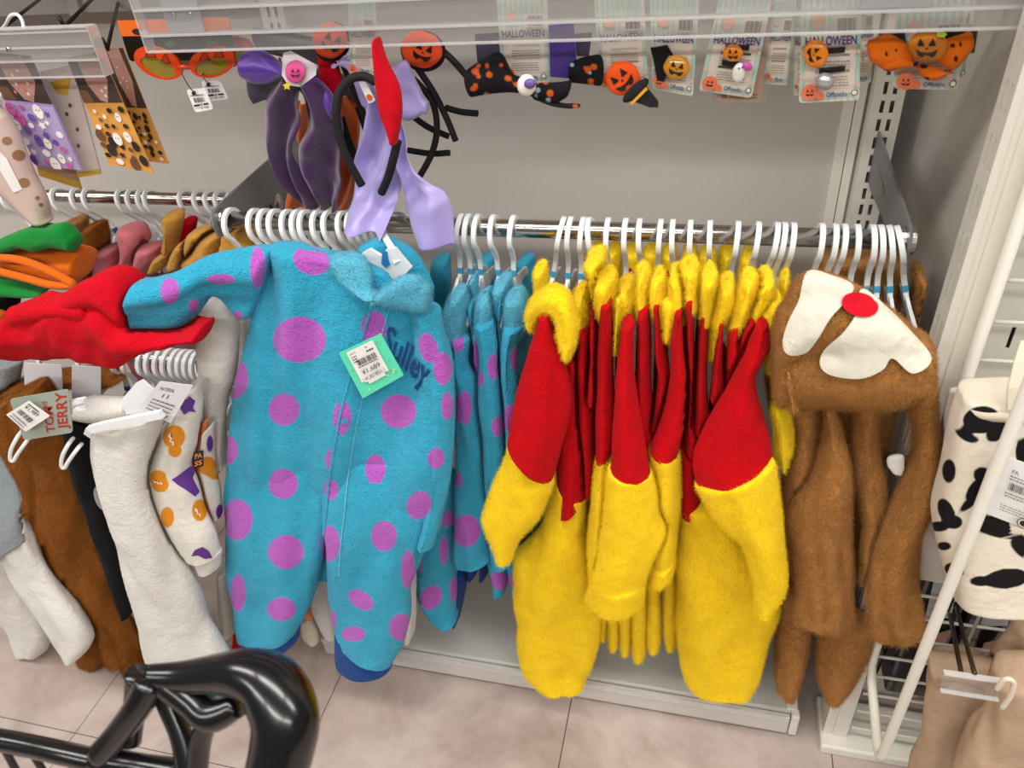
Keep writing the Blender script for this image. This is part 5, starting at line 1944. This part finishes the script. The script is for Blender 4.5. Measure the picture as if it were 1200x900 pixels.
# ================================================================== sticker cards in the left bay
def sticker(corners, Y, base, cols, label, seed, photo=True, stripes=None, photo_h=.40):
    t = thing('sticker_card', label, 'stickers', 'sticker cards behind the short acrylic holder')
    c = Card(corners, Y, base, t, 'card', rad=.01)
    r = random.Random(seed)
    if photo:
        skin = plain('printed skin', '#b58a7c', .6)
        hair = plain('printed dark hair', '#43322c', .6)
        c.rect(.0, .0, 1, photo_h, hair)
        c.poly([(.25, 0), (.8, 0), (.85, photo_h * .55), (.62, photo_h), (.45, photo_h * .95), (.28, photo_h * .6)], skin)
        for k in range(10):
            c.ell(r.uniform(.32, .75), r.uniform(.12, photo_h * .9), .03, None, plain('printed pink', '#cf6f7c', .6) if k % 2 else plain('printed cream', '#e5d6cf', .6))
        c.poly([(0, photo_h * .7), (.22, photo_h * .72), (.3, photo_h * .98), (0, photo_h)], plain('printed brown', '#6c4a33', .6))
    y0 = photo_h + .02 if photo else .05
    if stripes:
        k = .02
        while k < 1:
            c.rect(k, y0, k + .022, .99, stripes)
            k += .045
    pts = []
    for k in range(30):
        for _ in range(40):
            a, b = r.uniform(.08, .92), r.uniform(y0 + .02, .96)
            if all(math.hypot(a - p[0], (b - p[1]) / c.asp) > .16 for p in pts):
                pts.append((a, b))
                break
    for k, (a, b) in enumerate(pts):
        m = cols[k % len(cols)]
        s = r.uniform(.07, .11)
        if k % 3 == 0:
            c.ell(a, b, s, s * c.asp * 1.35, m)
            c.ell(a - s * .3, b - s * .2 * c.asp, .012, None, black_ink)
            c.ell(a + s * .3, b - s * .2 * c.asp, .012, None, black_ink)
        elif k % 3 == 1:
            c.ell(a, b, s * .8, s * c.asp * .7, m)
        else:
            c.poly([(a + s * .8 * math.cos(q * math.pi / 5) * (1 if q % 2 else .55), b + s * .8 * c.asp * math.sin(q * math.pi / 5) * (1 if q % 2 else .55)) for q in range(10)], m)
    c.done()
    return t


wh = plain('printed white', '#ece7e2', .6)
sticker([(-22, 60), (36, 66), (97, 200), (42, 194)], -.026, plain('lilac paper', '#a98fc4', .6), [wh, plain('printed violet', '#6b4a9c', .6), plain('printed magenta', '#c557a0', .6), wh], 'purple striped sticker card with ghosts and skulls', 3, stripes=plain('printed lilac', '#cdbbe0', .6))
sticker([(78, 68), (118, 60), (180, 203), (128, 193)], -.02, plain('orange paper', '#d99a45', .6), [wh, plain('printed black', '#241d1a', .6), plain('printed brown', '#6c4a33', .6), plain('printed dark', '#302622', .6)], 'orange sticker card with ghosts and dark pumpkins in front', 5)
sticker([(118, 57), (144, 56), (198, 192), (165, 188)], 0.02, plain('orange paper', '#d99a45', .6), [plain('printed black', '#241d1a', .6), plain('printed dark', '#302622', .6), wh], 'orange sticker card with mostly dark motifs tucked behind the front orange one', 9, photo_h=.5)
film = clear('milky film', '#e6d7cc', .55, .12, .2)
t = thing('sticker_pouch', 'pale film pouch with yellow corner between the sticker cards', 'stickers')
c = Card([(46, 84), (84, 76), (118, 204), (92, 208)], -.005, film, t, 'pouch', rad=.02, thick=.003)
c.poly([(.2, .1), (.9, .1), (.6, .25), (.3, .2)], plain('yellow print', '#c79f35', .5))
c.rect(0, .95, 1, 1, plain('yellow print', '#c79f35', .5))
for k, (a, b) in enumerate(((.4, .4), (.6, .55), (.45, .7), (.6, .33))):
    c.ell(a, b, .06, None, plain('printed brown', '#6c4a33', .6))
c.done()
t = thing('sticker_pouch', 'rolled pink film pouch with brown animals at the shelf corner', 'stickers')
pf = plain('pinkish film', '#cdb5ab', .3, coat=.6, var=.06, vscale=30)
ro = loft('pouch', [(-34, 120, 8, 138), (-24, 170, 24, 168), (-12, 210, 40, 205), (14, 236, 52, 232), (44, 258, 58, 256)], -.06, .018, pf, t, fold=.003, fuzz=0)
LOCK.add(ro.name)
tp = bvh([ro])
for a, b, r_ in ((22, 182, 8), (8, 165, 6), (28, 214, 7), (44, 232, 3), (48, 240, 3)):
    decal('print', [ngon(a, b, r_, r_ * .8, 14)], plain('printed tan', '#94694c', .6), tp, ro, .001)
decal('barcode', [[(0, 178), (8, 186), (26, 222), (16, 226), (0, 200)]], white_paper, tp, ro, .0012)
t = thing('sticker_pouch', 'yellow edged pouch showing below the purple sticker card', 'stickers')
c = Card([(34, 160), (80, 170), (96, 222), (46, 206)], 0.0, plain('pouch tan', '#a98263', .5, coat=.5), t, 'pouch', rad=.02)
c.rect(0, .82, 1, 1, plain('yellow print', '#c79f35', .5))
c.ell(.5, .4, .15, None, plain('printed brown', '#6c4a33', .6))
c.done()
t = thing('plastic_hook', 'small white plastic hook end beside the rolled pouch', 'hook')
loft('tip', [(-8, 112, 2, 114), (-8, 130, 1, 132), (-8, 142, -1, 143)], -.07, .004, white_plastic, t, fold=0, fuzz=0)

# ================================================================== orange novelty glasses
glas_o = plain('orange plastic frame', '#e2430f', .3, coat=.3)
lens = clear('yellow lens', '#a8940e', .62, .12)
for k, (dx, dyy, Y, lab) in enumerate(((0, 0, -.005, 'orange pumpkin novelty glasses with yellow lenses in front'), (30, -12, .05, 'orange pumpkin novelty glasses hung behind the front pair'))):
    t = thing('novelty_glasses', lab, 'glasses', 'pumpkin glasses on the hook')
    for (cx, cy, rx, ry, rot) in ((185, 74, 30, 17, .42), (248, 73, 27, 18, -.22)):
        cx, cy = cx + dx * .7, cy + dyy
        outer = ngon(cx, cy, rx, ry, 30, rot)
        inner = ngon(cx, cy + 5, rx * .74, ry * .55, 30, rot)
        mb = MB()
        vs = [P(a, b, Y) for a, b in outer] + [P(a, b, Y) for a, b in inner]
        vs += [v + Vector((0, .004, 0)) for v in vs]
        n_ = 30
        fs = []
        for i in range(n_):
            j = (i + 1) % n_
            fs += [(i, j, n_ + j, n_ + i), (2 * n_ + i, 3 * n_ + i, 3 * n_ + j, 2 * n_ + j), (i, 2 * n_ + i, 2 * n_ + j, j), (n_ + i, n_ + j, 3 * n_ + j, 3 * n_ + i)]
        mb.add(vs, fs)
        mb.build('rim', glas_o, t)
        plate('lens', inner, Y + .0015, lens, t, .001)
        for ex in (-.32, .32):
            ux, uy = cx + rx * ex * math.cos(rot), cy + rx * ex * math.sin(rot) - ry * .52
            tri = [(ux, uy - 7), (ux - 6, uy + 5), (ux + 6, uy + 5)]
            mb = MB()
            mb.tube([P(a, b, Y - .0008) for a, b in tri], .0006, 6, closed=True)
            mb.build('eye_outline', black_e, t, True)
            plate('eye_gap', [(ux, uy - 4), (ux - 3.5, uy + 3), (ux + 3.5, uy + 3)], Y - .0006, plain('dark orange', '#b03008', .4), t, .0006)
    mb = MB()
    mb.tube([P(208 + dx * .7, 80 + dyy, Y + .002), P(215 + dx * .7, 78 + dyy, Y + .001), P(223 + dx * .7, 79 + dyy, Y + .002)], .0028, 8)
    mb.build('bridge', glas_o, t, True)
    for (a, b) in (((160 + dx, 66 + dyy), (172 + dx, 84 + dyy)), ((274 + dx * .7, 72 + dyy), (283 + dx * .5, 78 + dyy))):
        mb = MB()
        mb.tube([P(*a, Y + .004), P(*b, Y + .02), P(b[0] + 3, b[1] - 3, Y + .04)], .0025, 8)
        mb.build('temple', glas_o, t, True)
    for (cx) in (198 + dx * .7, 246 + dx * .7):
        plate('leaf', [(cx - 6, 52 + dyy), (cx, 48 + dyy), (cx + 7, 51 + dyy), (cx + 2, 56 + dyy)], Y - .001, plain('dark green', '#2f5a2a', .5), t, .002)
t = thing('backing_card', 'black and orange backing card of the pumpkin glasses', 'card')
c = Card([(137, 24), (268, 20), (276, 70), (152, 72)], .022, black_e, t, 'card', rad=.03)
c.rect(0, 0, 1, .38, pk_orange)
c.ell(.16, .28, .05, .08, black_ink)
c.ell(.22, .30, .04, .06, wh)
c.done()
for k, (cn, y, lab) in enumerate((([(218, 105), (240, 103), (250, 128), (229, 132)], -.02, 'white price tag on a black string under the pumpkin glasses'), ([(235, 95), (258, 94), (268, 116), (244, 119)], .0, 'white price tag half hidden behind the front tag of the glasses'))):
    t = thing('price_tag', lab, 'price tag')
    c = Card(cn, y, white_paper, t, 'card', rad=.12, thick=.0008)
    c.lines(.1, .85, .25, 1, .1, ink_brown, .05, 3)
    c.bars(.22, .80, .38, .58, black_ink, 14, 2)
    c.rect(.12, .66, .45, .74, black_ink)
    c.rect(.5, .66, .58, .74, black_ink)
    c.rect(.64, .66, .92, .74, black_ink)
    c.text('¥ 100', .45, .89, .10, black_ink, .4)
    c.done()
    mb = MB()
    a = cn[0]
    mb.tube(spline([P(213 + k * 26, 86, y - .010), P(a[0] + 2, a[1] - 6, y - .003), P(a[0] + 9, a[1] + 3, y - .003)], 5), .0006, 6)
    mb.build('string', black_ink, t, True)
    blob('knot', a[0] + 9, a[1] + 4, 2.2, 2.6, y - .003, black_ink, t, .002)

# ================================================================== hair bows and headbands
violet = satin('violet satin bow', '#5a2f9c', 1, .28)
t = thing('hair_bow', 'violet satin bow with dark organza tails and a pink pumpkin charm', 'hair bow')
loft('bow_loop', [(288, 56, 290, 92), (300, 52, 302, 97), (318, 60, 320, 96), (334, 74, 335, 90)], -.01, .02, violet, t, fold=.006, fuzz=0)
loft('bow_loop', [(352, 92, 358, 104), (370, 90, 376, 124), (386, 106, 390, 142)], -.005, .012, violet, t, fold=.005, fuzz=0)
web = satin('smoky organza', '#3a2b4d', .72, .5)
organza = satin('dark purple organza', '#482056', .84, .4)
sheet('ribbon_tail', [(325, 92, 350, 96), (310, 118, 352, 118), (311, 150, 356, 140), (318, 185, 345, 175), (330, 212, 352, 205), (345, 232, 366, 230), (352, 246, 372, 246)], (-.02, .02), organza, t, .010, 2.5)
sheet('ribbon_tail', [(340, 95, 368, 98), (352, 118, 386, 122), (356, 150, 400, 150), (350, 175, 400, 185), (360, 205, 404, 210), (376, 232, 398, 232), (382, 246, 396, 246)], (-.025, .02), organza, t, .012, 2.2)
sheet('web_ruffle', [(288, 86, 336, 90), (291, 105, 330, 105), (300, 120, 318, 118)], .005, web, t, .006)
loft('bow_back', [(300, 32, 308, 62), (330, 36, 335, 70), (372, 44, 380, 80)], .047, .012, satin('black organza', '#201a26', .9, .5), t, fold=.004, fuzz=0)
ch = blob('charm', 346, 84, 12, 14, -.034, plain('pink enamel charm', '#d9508f', .5), t, .003, lobes=5, amp=.05)
plate('charm_backing', [(332, 62), (340, 60), (371, 77), (370, 88), (352, 102), (338, 100), (330, 88)], -.030, plain('white charm backing', '#dcd6da', .5), t, .002)
jack(ch, 346, 85, 9, ch, ch, mat=plain('charm ink', '#5a1d3a', .6))
plate('star', [(336 + 5.2 * math.sin(q * math.pi / 5) * (1 if q % 2 == 0 else .48), 101 - 5.2 * math.cos(q * math.pi / 5) * (1 if q % 2 == 0 else .48)) for q in range(10)], -.036, plain('yellow star', '#e2c821', .4), t, .002)
t = thing('hair_bow', 'orange and black organza bow hanging behind the violet bow', 'hair bow')
oo = satin('orange organza', '#c95a12', .95, .4)
sheet('ribbon_tail', [(342, 120, 362, 120), (344, 160, 364, 165), (352, 200, 366, 205), (338, 225, 362, 230), (336, 246, 358, 246)], .078, oo, t, .008)
sheet('ribbon_tail', [(395, 110, 418, 112), (398, 150, 424, 150), (400, 190, 420, 190), (394, 225, 416, 225), (388, 246, 408, 246)], .078, oo, t, .010)
loft('bow_loop', [(352, 78, 360, 110), (385, 76, 390, 120), (410, 90, 414, 120)], .088, .015, satin('black organza', '#201a26', .9, .5), t, fold=.004, fuzz=0)

lav = satin('lavender satin', '#a89ad6', .97, .3)
t = thing('hair_bow', 'lavender satin bow with long tails behind the red horn', 'hair bow')
loft('bow_loop', [(393, 72, 396, 80), (402, 62, 412, 90), (416, 70, 425, 128), (432, 92, 438, 132)], .0, .012, lav, t, fold=.006, fuzz=0)
loft('bow_loop', [(462, 74, 462, 110), (476, 66, 472, 138), (488, 90, 484, 140), (498, 112, 496, 134)], .0, .012, lav, t, fold=.006, fuzz=0)
sheet('ribbon_tail', [(432, 112, 448, 112, -.002), (430, 150, 466, 150, -.008), (418, 185, 470, 185, -.014), (416, 205, 468, 210, -.02), (412, 230, 464, 235, -.03), (403, 255, 456, 258, -.055), (402, 272, 448, 280, -.075)], (-.005, -.08), lav, t, .012, 2.4)
sheet('ribbon_tail', [(450, 118, 460, 118), (465, 160, 476, 158), (466, 190, 482, 188), (470, 212, 500, 210), (472, 235, 520, 226), (478, 262, 528, 250), (490, 292, 531, 290)], (-.005, -.05), lav, t, .008, 1.8)
redh = fleece('red felt horn', '#c8081f', pile=.3, sheen=.1)
velvet = plain('black velvet band', '#0e0c0d', .8)


def headband(label, arcs, Y, r=.0052):
    t = thing('headband', label, 'headband', 'headbands hung on the hook bar')
    for a in arcs:
        mb = MB()
        mb.tube(spline([P(p[0], p[1], p[2] if len(p) > 2 else Y) for p in a], 6), r, 10)
        mb.build('band', velvet, t, True)
    return t


h = headband('black headband with a bright red felt horn in front', [[(466, 165, -.055), (460, 190, -.055), (454, 210, -.05), (447, 226, -.045)], [(440, 96, -.04), (428, 90, -.04), (412, 92, -.045), (398, 108, -.05), (394, 132, -.055), (398, 160, -.055), (408, 188, -.055), (424, 217, -.05)]], -.05)
loft('horn', [(439, 52, 445, 50), (439, 80, 456, 76), (441, 105, 468, 100), (444, 130, 472, 125), (452, 150, 470, 148), (457, 163, 467, 163)], -.066, .013, redh, h, fold=.002, fuzz=.0003)
h2 = headband('black headband with a second red felt horn behind the violet bow', [[(400, 138, .045), (410, 170, .045), (425, 200, .045)], [(420, 125, .045), (432, 160, .045), (440, 190, .045)]], .045)
loft('horn', [(372, 58, 382, 56), (372, 80, 398, 78), (374, 105, 402, 104), (382, 128, 400, 128), (390, 140, 398, 140)], .022, .008, redh, h2, fold=.002, fuzz=.0003)
for k, (cx, cy, Y, arcs, lab) in enumerate((
        (387, 47, .005, [[(400, 70), (416, 110), (432, 150), (434, 180)]], 'black headband with an orange felt pumpkin beside the red horn'),
        (494, 58, .018, [[(512, 54), (530, 70), (546, 88)], [(488, 78), (508, 108), (524, 140), (534, 165)], [(484, 92), (506, 118), (512, 150), (506, 180), (491, 208)]], 'black headband with an orange felt pumpkin at the outer end'))):
    h = headband(lab, arcs, .022 if k == 0 else .028, .0042)
    pm = blob('pumpkin', cx, cy, 21 if k == 0 else 25, 22, Y, plain('orange red felt', '#dd4a1c', .9), h, .004, rot=.3, lobes=6, amp=.04)
    blob('pumpkin_back', cx + 2, cy + 2, 22 if k == 0 else 27, 24, Y + .006, hat, h, .003, rot=.3)
    jack(pm, cx + 2, cy + 2, 18, pm, pm, rot=.35)
h = headband('plain black headband whose ends reach toward the pumpkin print bow', [[(476, 130), (500, 148), (526, 160)], [(478, 176), (505, 180), (527, 179)], [(522, 126), (540, 131), (560, 133)]], .045, .004)
t, c = halloween_card(up([(408, 12), (440, 12), (443, 88), (411, 88)]), -.012, 'narrow cream card behind the lavender bow')
c.ell(.7, 1.2, .1, None, pk_orange)
c.done()
t = thing('accessory_card', 'small white loop tag with a pumpkin hanging on the lavender bow', 'hair accessory')
c = Card([(420, 96), (428, 96), (440, 118), (432, 122)], -.02, white_paper, t, 'card', rad=.2)
c.ell(.5, .75, .4, None, pk_orange)
c.done()

# ================================================================== right: bag, pouch, packets, trousers
canvas = plain('cream canvas', '#d8ccb8', .85, bmp=.25, bscale=700)
spots_m = fleece('canvas printed with black blots', '#ddd3c1', (('sb', '#191718'),), pile=.25, sheen=.0, var=.03, edge=.4)
t = thing('canvas_bag', 'cream canvas bag printed with large black blots on the mesh', 'bag')
SP = [(1150, 492, 22, 16, -.15), (1133, 511, 16, 6, .5), (1170, 507, 16, 9, -.5), (1194, 486, 16, 6, -.6), (1112, 552, 8, 14), (1153, 558, 13, 10, .5), (1143, 574, 8, 17, .6), (1109, 600, 9, 17, -.4), (1118, 612, 10, 8), (1100, 617, 13, 6),
      (1137, 589, 16, 5, -.7), (1168, 616, 15, 16, .6), (1184, 634, 7, 15, -.2), (1148, 612, 6, 15, .4), (1118, 668, 12, 8, .3), (1180, 678, 26, 12, -.1), (1106, 640, 9, 5), (1150, 681, 14, 6), (1198, 640, 7, 14), (1198, 530, 8, 18), (1190, 560, 10, 7)]
bag = loft('body', [(1126, 462, 1226, 462), (1114, 500, 1228, 505), (1103, 560, 1230, 565), (1093, 607, 1232, 610), (1103, 650, 1234, 655), (1112, 686, 1236, 692)], (-.192, -.208), (.030, .045), spots_m, t, sup=3.5, n=80, step=.005, fold=.003, fuzz=0, prints={'sb': SP}, dome=.004)
loft('hem', [(1125, 464, 1226, 464), (1124, 472, 1227, 474)], -.191, .031, canvas, t, sup=3.5, n=60, fold=.001, fuzz=0, dome=.001)
mb = MB()
mb.prism([P(a, b, -.152) for a, b in ((1131, 468), (1131, 460), (1146, 453), (1180, 448), (1228, 446), (1228, 474), (1160, 474))], (0, .002, 0))
mb.prism([P(a, b, -.17) for a, b in ((1128, 466), (1130, 461), (1140, 457), (1138, 466))], (0, .02, 0))
mb.build('lining', plain('cream lining', '#c7b49d', .85), t)
mb = MB()
mb.sweep([P(1188, 480, -.222), P(1189, 455, -.215), P(1196, 425, -.20), P(1204, 400, -.18)], (1, 0, 0), .012, .0025)
mb.build('strap', canvas, t)
LOCK.add(bag.name)
tbag = bvh([bag])
T = thing('product_label', 'white product label with barcode on the blot printed bag', 'label')
q = hit(tbag, 1170, 560, 0)
c = Card([(1165, 530), (1226, 552), (1208, 622), (1140, 596)], q.y - .008, white_paper, T, 'card', rad=.01)
c.lines(.08, .22, .05, 3, .05, ink_brown, .03, 1)
c.lines(.12, .25, .42, 3, .06, ink_brown, .035, 2)
c.rect(.10, .60, .20, .70, black_ink)
c.lines(.10, .22, .76, 3, .06, ink_brown, .03, 5)
c.text('FA.', .40, .20, .06, black_ink)
c.lines(.40, .9, .24, 2, .04, ink_brown, .02, 6)
c.bars(.42, .9, .34, .46, black_ink, 16)
c.lines(.38, .95, .50, 2, .04, ink_brown, .02, 7)
c.lines(.36, .95, .70, 3, .035, ink_brown, .015, 8)
c.ell(.80, .86, .12, None, ink_brown)
c.ell(.80, .86, .09, None, white_paper)
c.ell(.80, .86, .07, None, black_ink)
c.done()
linen = plain('grey woven linen', '#cfc8be', .9, var=.12, vscale=400, bmp=.5, bscale=600)
t = thing('linen_pouch', 'grey woven linen pouch hanging behind the blot printed bag', 'pouch')
loft('body', [(1111, 458, 1190, 453), (1102, 500, 1200, 500), (1086, 580, 1215, 590), (1069, 640, 1220, 650), (1060, 674, 1222, 692)], (-.138, -.140), .006, linen, t, sup=4, n=60, fold=.002, fuzz=0, dome=.003)
# wrapped packets behind the mesh
pk = [('dark navy wrapped garment packet behind the mesh', '#1a1c26'), ('black wrapped garment packet showing a printed model', '#171518'), ('grey brown wrapped garment packet behind the mesh', '#3a322e'), ('black wrapped garment packet by the mesh corner', '#1c191b')]
for k, (lab, colr) in enumerate(pk):
    t = thing('garment_packet', lab, 'packet', 'wrapped garment packets behind the mesh')
    x0 = 1.005 + k * .072
    mb = MB()
    mb.box((x0, -.085 + .008 * (k % 2), .14), (x0 + .062, -.02, .44), 0, .006)
    mb.build('pack', plain('packet ' + colr, colr, .25, coat=.6, var=.35, vscale=18), t)
    mb = MB()
    mb.prism([(x0 + .008, -.0875, .435), (x0 + .036, -.0875, .44), (x0 + .048, -.0885, .345), (x0 + .016, -.0885, .335)], (0, .001, 0))
    mb.build('header_card', plain('grey header card', '#b3b4ba', .4), t)
    mb = MB()
    mb.prism([(x0 + .03, -.0885, .30), (x0 + .056, -.0885, .32), (x0 + .05, -.0895, .25), (x0 + .034, -.0895, .245)], (0, .001, 0))
    mb.build('picture', plain('printed skin', '#b58a7c', .6), t)
GHK = 'dark brown double display hooks on the mesh'
t = thing('display_hook', 'dark brown double wire hook carrying the beige trousers', 'hook')
for a, b in (((1113, 720), (1126, 772)), ((1121, 712), (1141, 770))):
    mb = MB()
    mb.tube([P(*a, -.112), P(b[0] + 1, b[1] + 19, -.284)], .0028, 10)
    mb.build('prong', plain('brown steel wire', '#4a3a2d', .3, metal=.7), t, True)
mb = MB()
mb.box((P(1105, 690, -.11).x, -.118, P(1105, 712, -.11).z), (P(1121, 690, -.11).x, -.11, P(1105, 690, -.11).z + .008), 0, .002)
mb.build('back_clip', black_plastic, t)
t = thing('price_rail', 'small clear acrylic ticket holder on the trouser hook', 'price rail')
c = Card([(1106, 788), (1174, 798), (1170, 820), (1102, 809)], -.286, acrylic, t, 'front_plate', thick=.003, rad=.02)
mb = MB()
mb.sweep([P(1106, 788, -.287), P(1174, 798, -.287)], (0, 1, 0), .007, .002)
mb.build('ridge', acrylic_edge, t)
mb = MB()
mb.sweep([P(1102, 809, -.287), P(1170, 820, -.287)], (0, 1, 0), .005, .002)
mb.build('ridge', acrylic_edge, t)
beige = fleece('beige cotton', '#b59a80', pile=.25, sheen=.05, var=.06)
GT = 'beige cotton trousers on the mesh'
t = thing('cotton_trousers', 'beige cotton trousers hung on the double hook', 'trousers', GT)
loft('leg', [(1090, 770, 1170, 782), (1082, 800, 1165, 820), (1072, 850, 1160, 870), (1060, 905, 1150, 930)], (-.165, -.18), .03, beige, t, fold=.010, n=44, fuzz=0)
loft('waistband', [(1090, 768, 1098, 800), (1125, 772, 1130, 800), (1165, 778, 1170, 808)], -.175, .022, beige, t, fold=.006, fuzz=0)
t = thing('cotton_trousers', 'pale beige cotton trousers with a drawstring at the hook end', 'trousers', GT)
paleb = fleece('sand beige cotton', '#b89c82', pile=.25, sheen=.05, var=.06)
loft('leg', [(1160, 790, 1230, 780), (1140, 830, 1230, 820), (1125, 880, 1230, 880), (1110, 930, 1230, 940)], (-.24, -.25), .035, paleb, t, fold=.012, n=44, fuzz=0)
loft('leg', [(1185, 735, 1250, 720), (1160, 770, 1250, 770), (1150, 800, 1250, 800)], -.17, .03, beige, t, fold=.008, fuzz=0)
mb = MB()
mb.tube(spline([P(1168, 808, -.296), P(1178, 796, -.298), P(1188, 800, -.298), P(1184, 816, -.298), P(1174, 830, -.296)], 5), .003, 8)
mb.build('drawstring', plain('cream cord', '#d8ccb8', .9), t, True)
t = thing('garment_packet', 'crumpled black plastic wrapped packet beside the beige trousers', 'packet')
loft('wrap', slab_rows(.987, .011, [.33, .27, .20, .14], -.055, .015), 0, .015, plain('black crumpled film', '#1a191b', .15, coat=.8, bmp=.9, bscale=60), t, fold=.006, fx=40, fz=20, fuzz=0)

# ================================================================== shopping cart in the foreground
ct = thing('shopping_cart', 'black plastic shopping cart corner with a rounded handle grip', 'cart')
cm = plain('glossy black plastic', '#0d0d0f', .22, coat=.3)


def ctube(pts, r, name, n=14):
    mb = MB()
    v = [K(p[0], p[1], p[2]) for p in pts]
    rs = r
    v2 = spline(v, 6)
    if isinstance(r, list):
        r2 = spline([Vector((a, 0, 0)) for a in r], 6)
        rs = [a.x for a in r2]
    mb.tube(v2, rs, n)
    mb.build(name, cm, ct, True)


ctube([(-30, 862, .66), (30, 873, .645), (80, 884, .63), (140, 897, .62), (230, 915, .61)], .0092, 'basket_rim')
for a, b in (((2, 872), (20, 905)), ((36, 880), (58, 915)), ((78, 888), (98, 920)), ((-30, 866), (-15, 905))):
    ctube([(a[0], a[1], .645), (b[0], b[1], .66)], .0032, 'basket_wire', 8)
ctube([(176, 792, .585), (215, 793, .58), (255, 790, .57), (290, 790, .56), (318, 805, .555), (334, 840, .55), (330, 880, .55), (318, 925, .55)], [.009, .012, .015, .019, .0235, .0245, .0235, .022], 'handle_grip', 20)
ctube([(118, 884, .61), (140, 858, .60), (162, 828, .59), (178, 798, .585)], [.011, .0105, .011, .0125], 'strut')
ctube([(185, 796, .60), (198, 828, .60), (212, 862, .60), (222, 900, .60)], [.009, .0085, .0085, .010], 'strut')
ctube([(165, 790, .60), (158, 830, .61), (152, 870, .615)], [.012, .009, .009], 'strut')
ctube([(196, 800, .585), (225, 822, .58), (248, 838, .575), (280, 826, .57)], [.012, .012, .013, .009], 'web')
ctube([(250, 836, .58), (236, 864, .59), (230, 905, .60)], [.0085, .0085, .009], 'strut')
ctube([(110, 888, .612), (160, 896, .61), (210, 905, .605)], [.011, .009, .011], 'cross_bar')

settle()


def keep_off_post(o):
    """brown costumes hang in front of the post and short of the side panel"""
    front = sum(v.co.y for v in o.data.vertices) / len(o.data.vertices) < -0.09
    for v in o.data.vertices:
        if front and v.co.x > 0.895:
            v.co.y = min(v.co.y, -0.111 + 2.0 * max(0.0, 0.921 - v.co.x))
        elif not front:
            v.co.x = min(v.co.x, 0.922)


for _o in list(bpy.data.objects):
    if _o.type == 'MESH' and _o.parent and _o.parent.name.startswith('hooded_costume'):
        keep_off_post(_o)
for _v in bpy.data.objects['linen_pouch'].children[0].data.vertices:
    _v.co.y = min(_v.co.y, -0.1195)
finish()
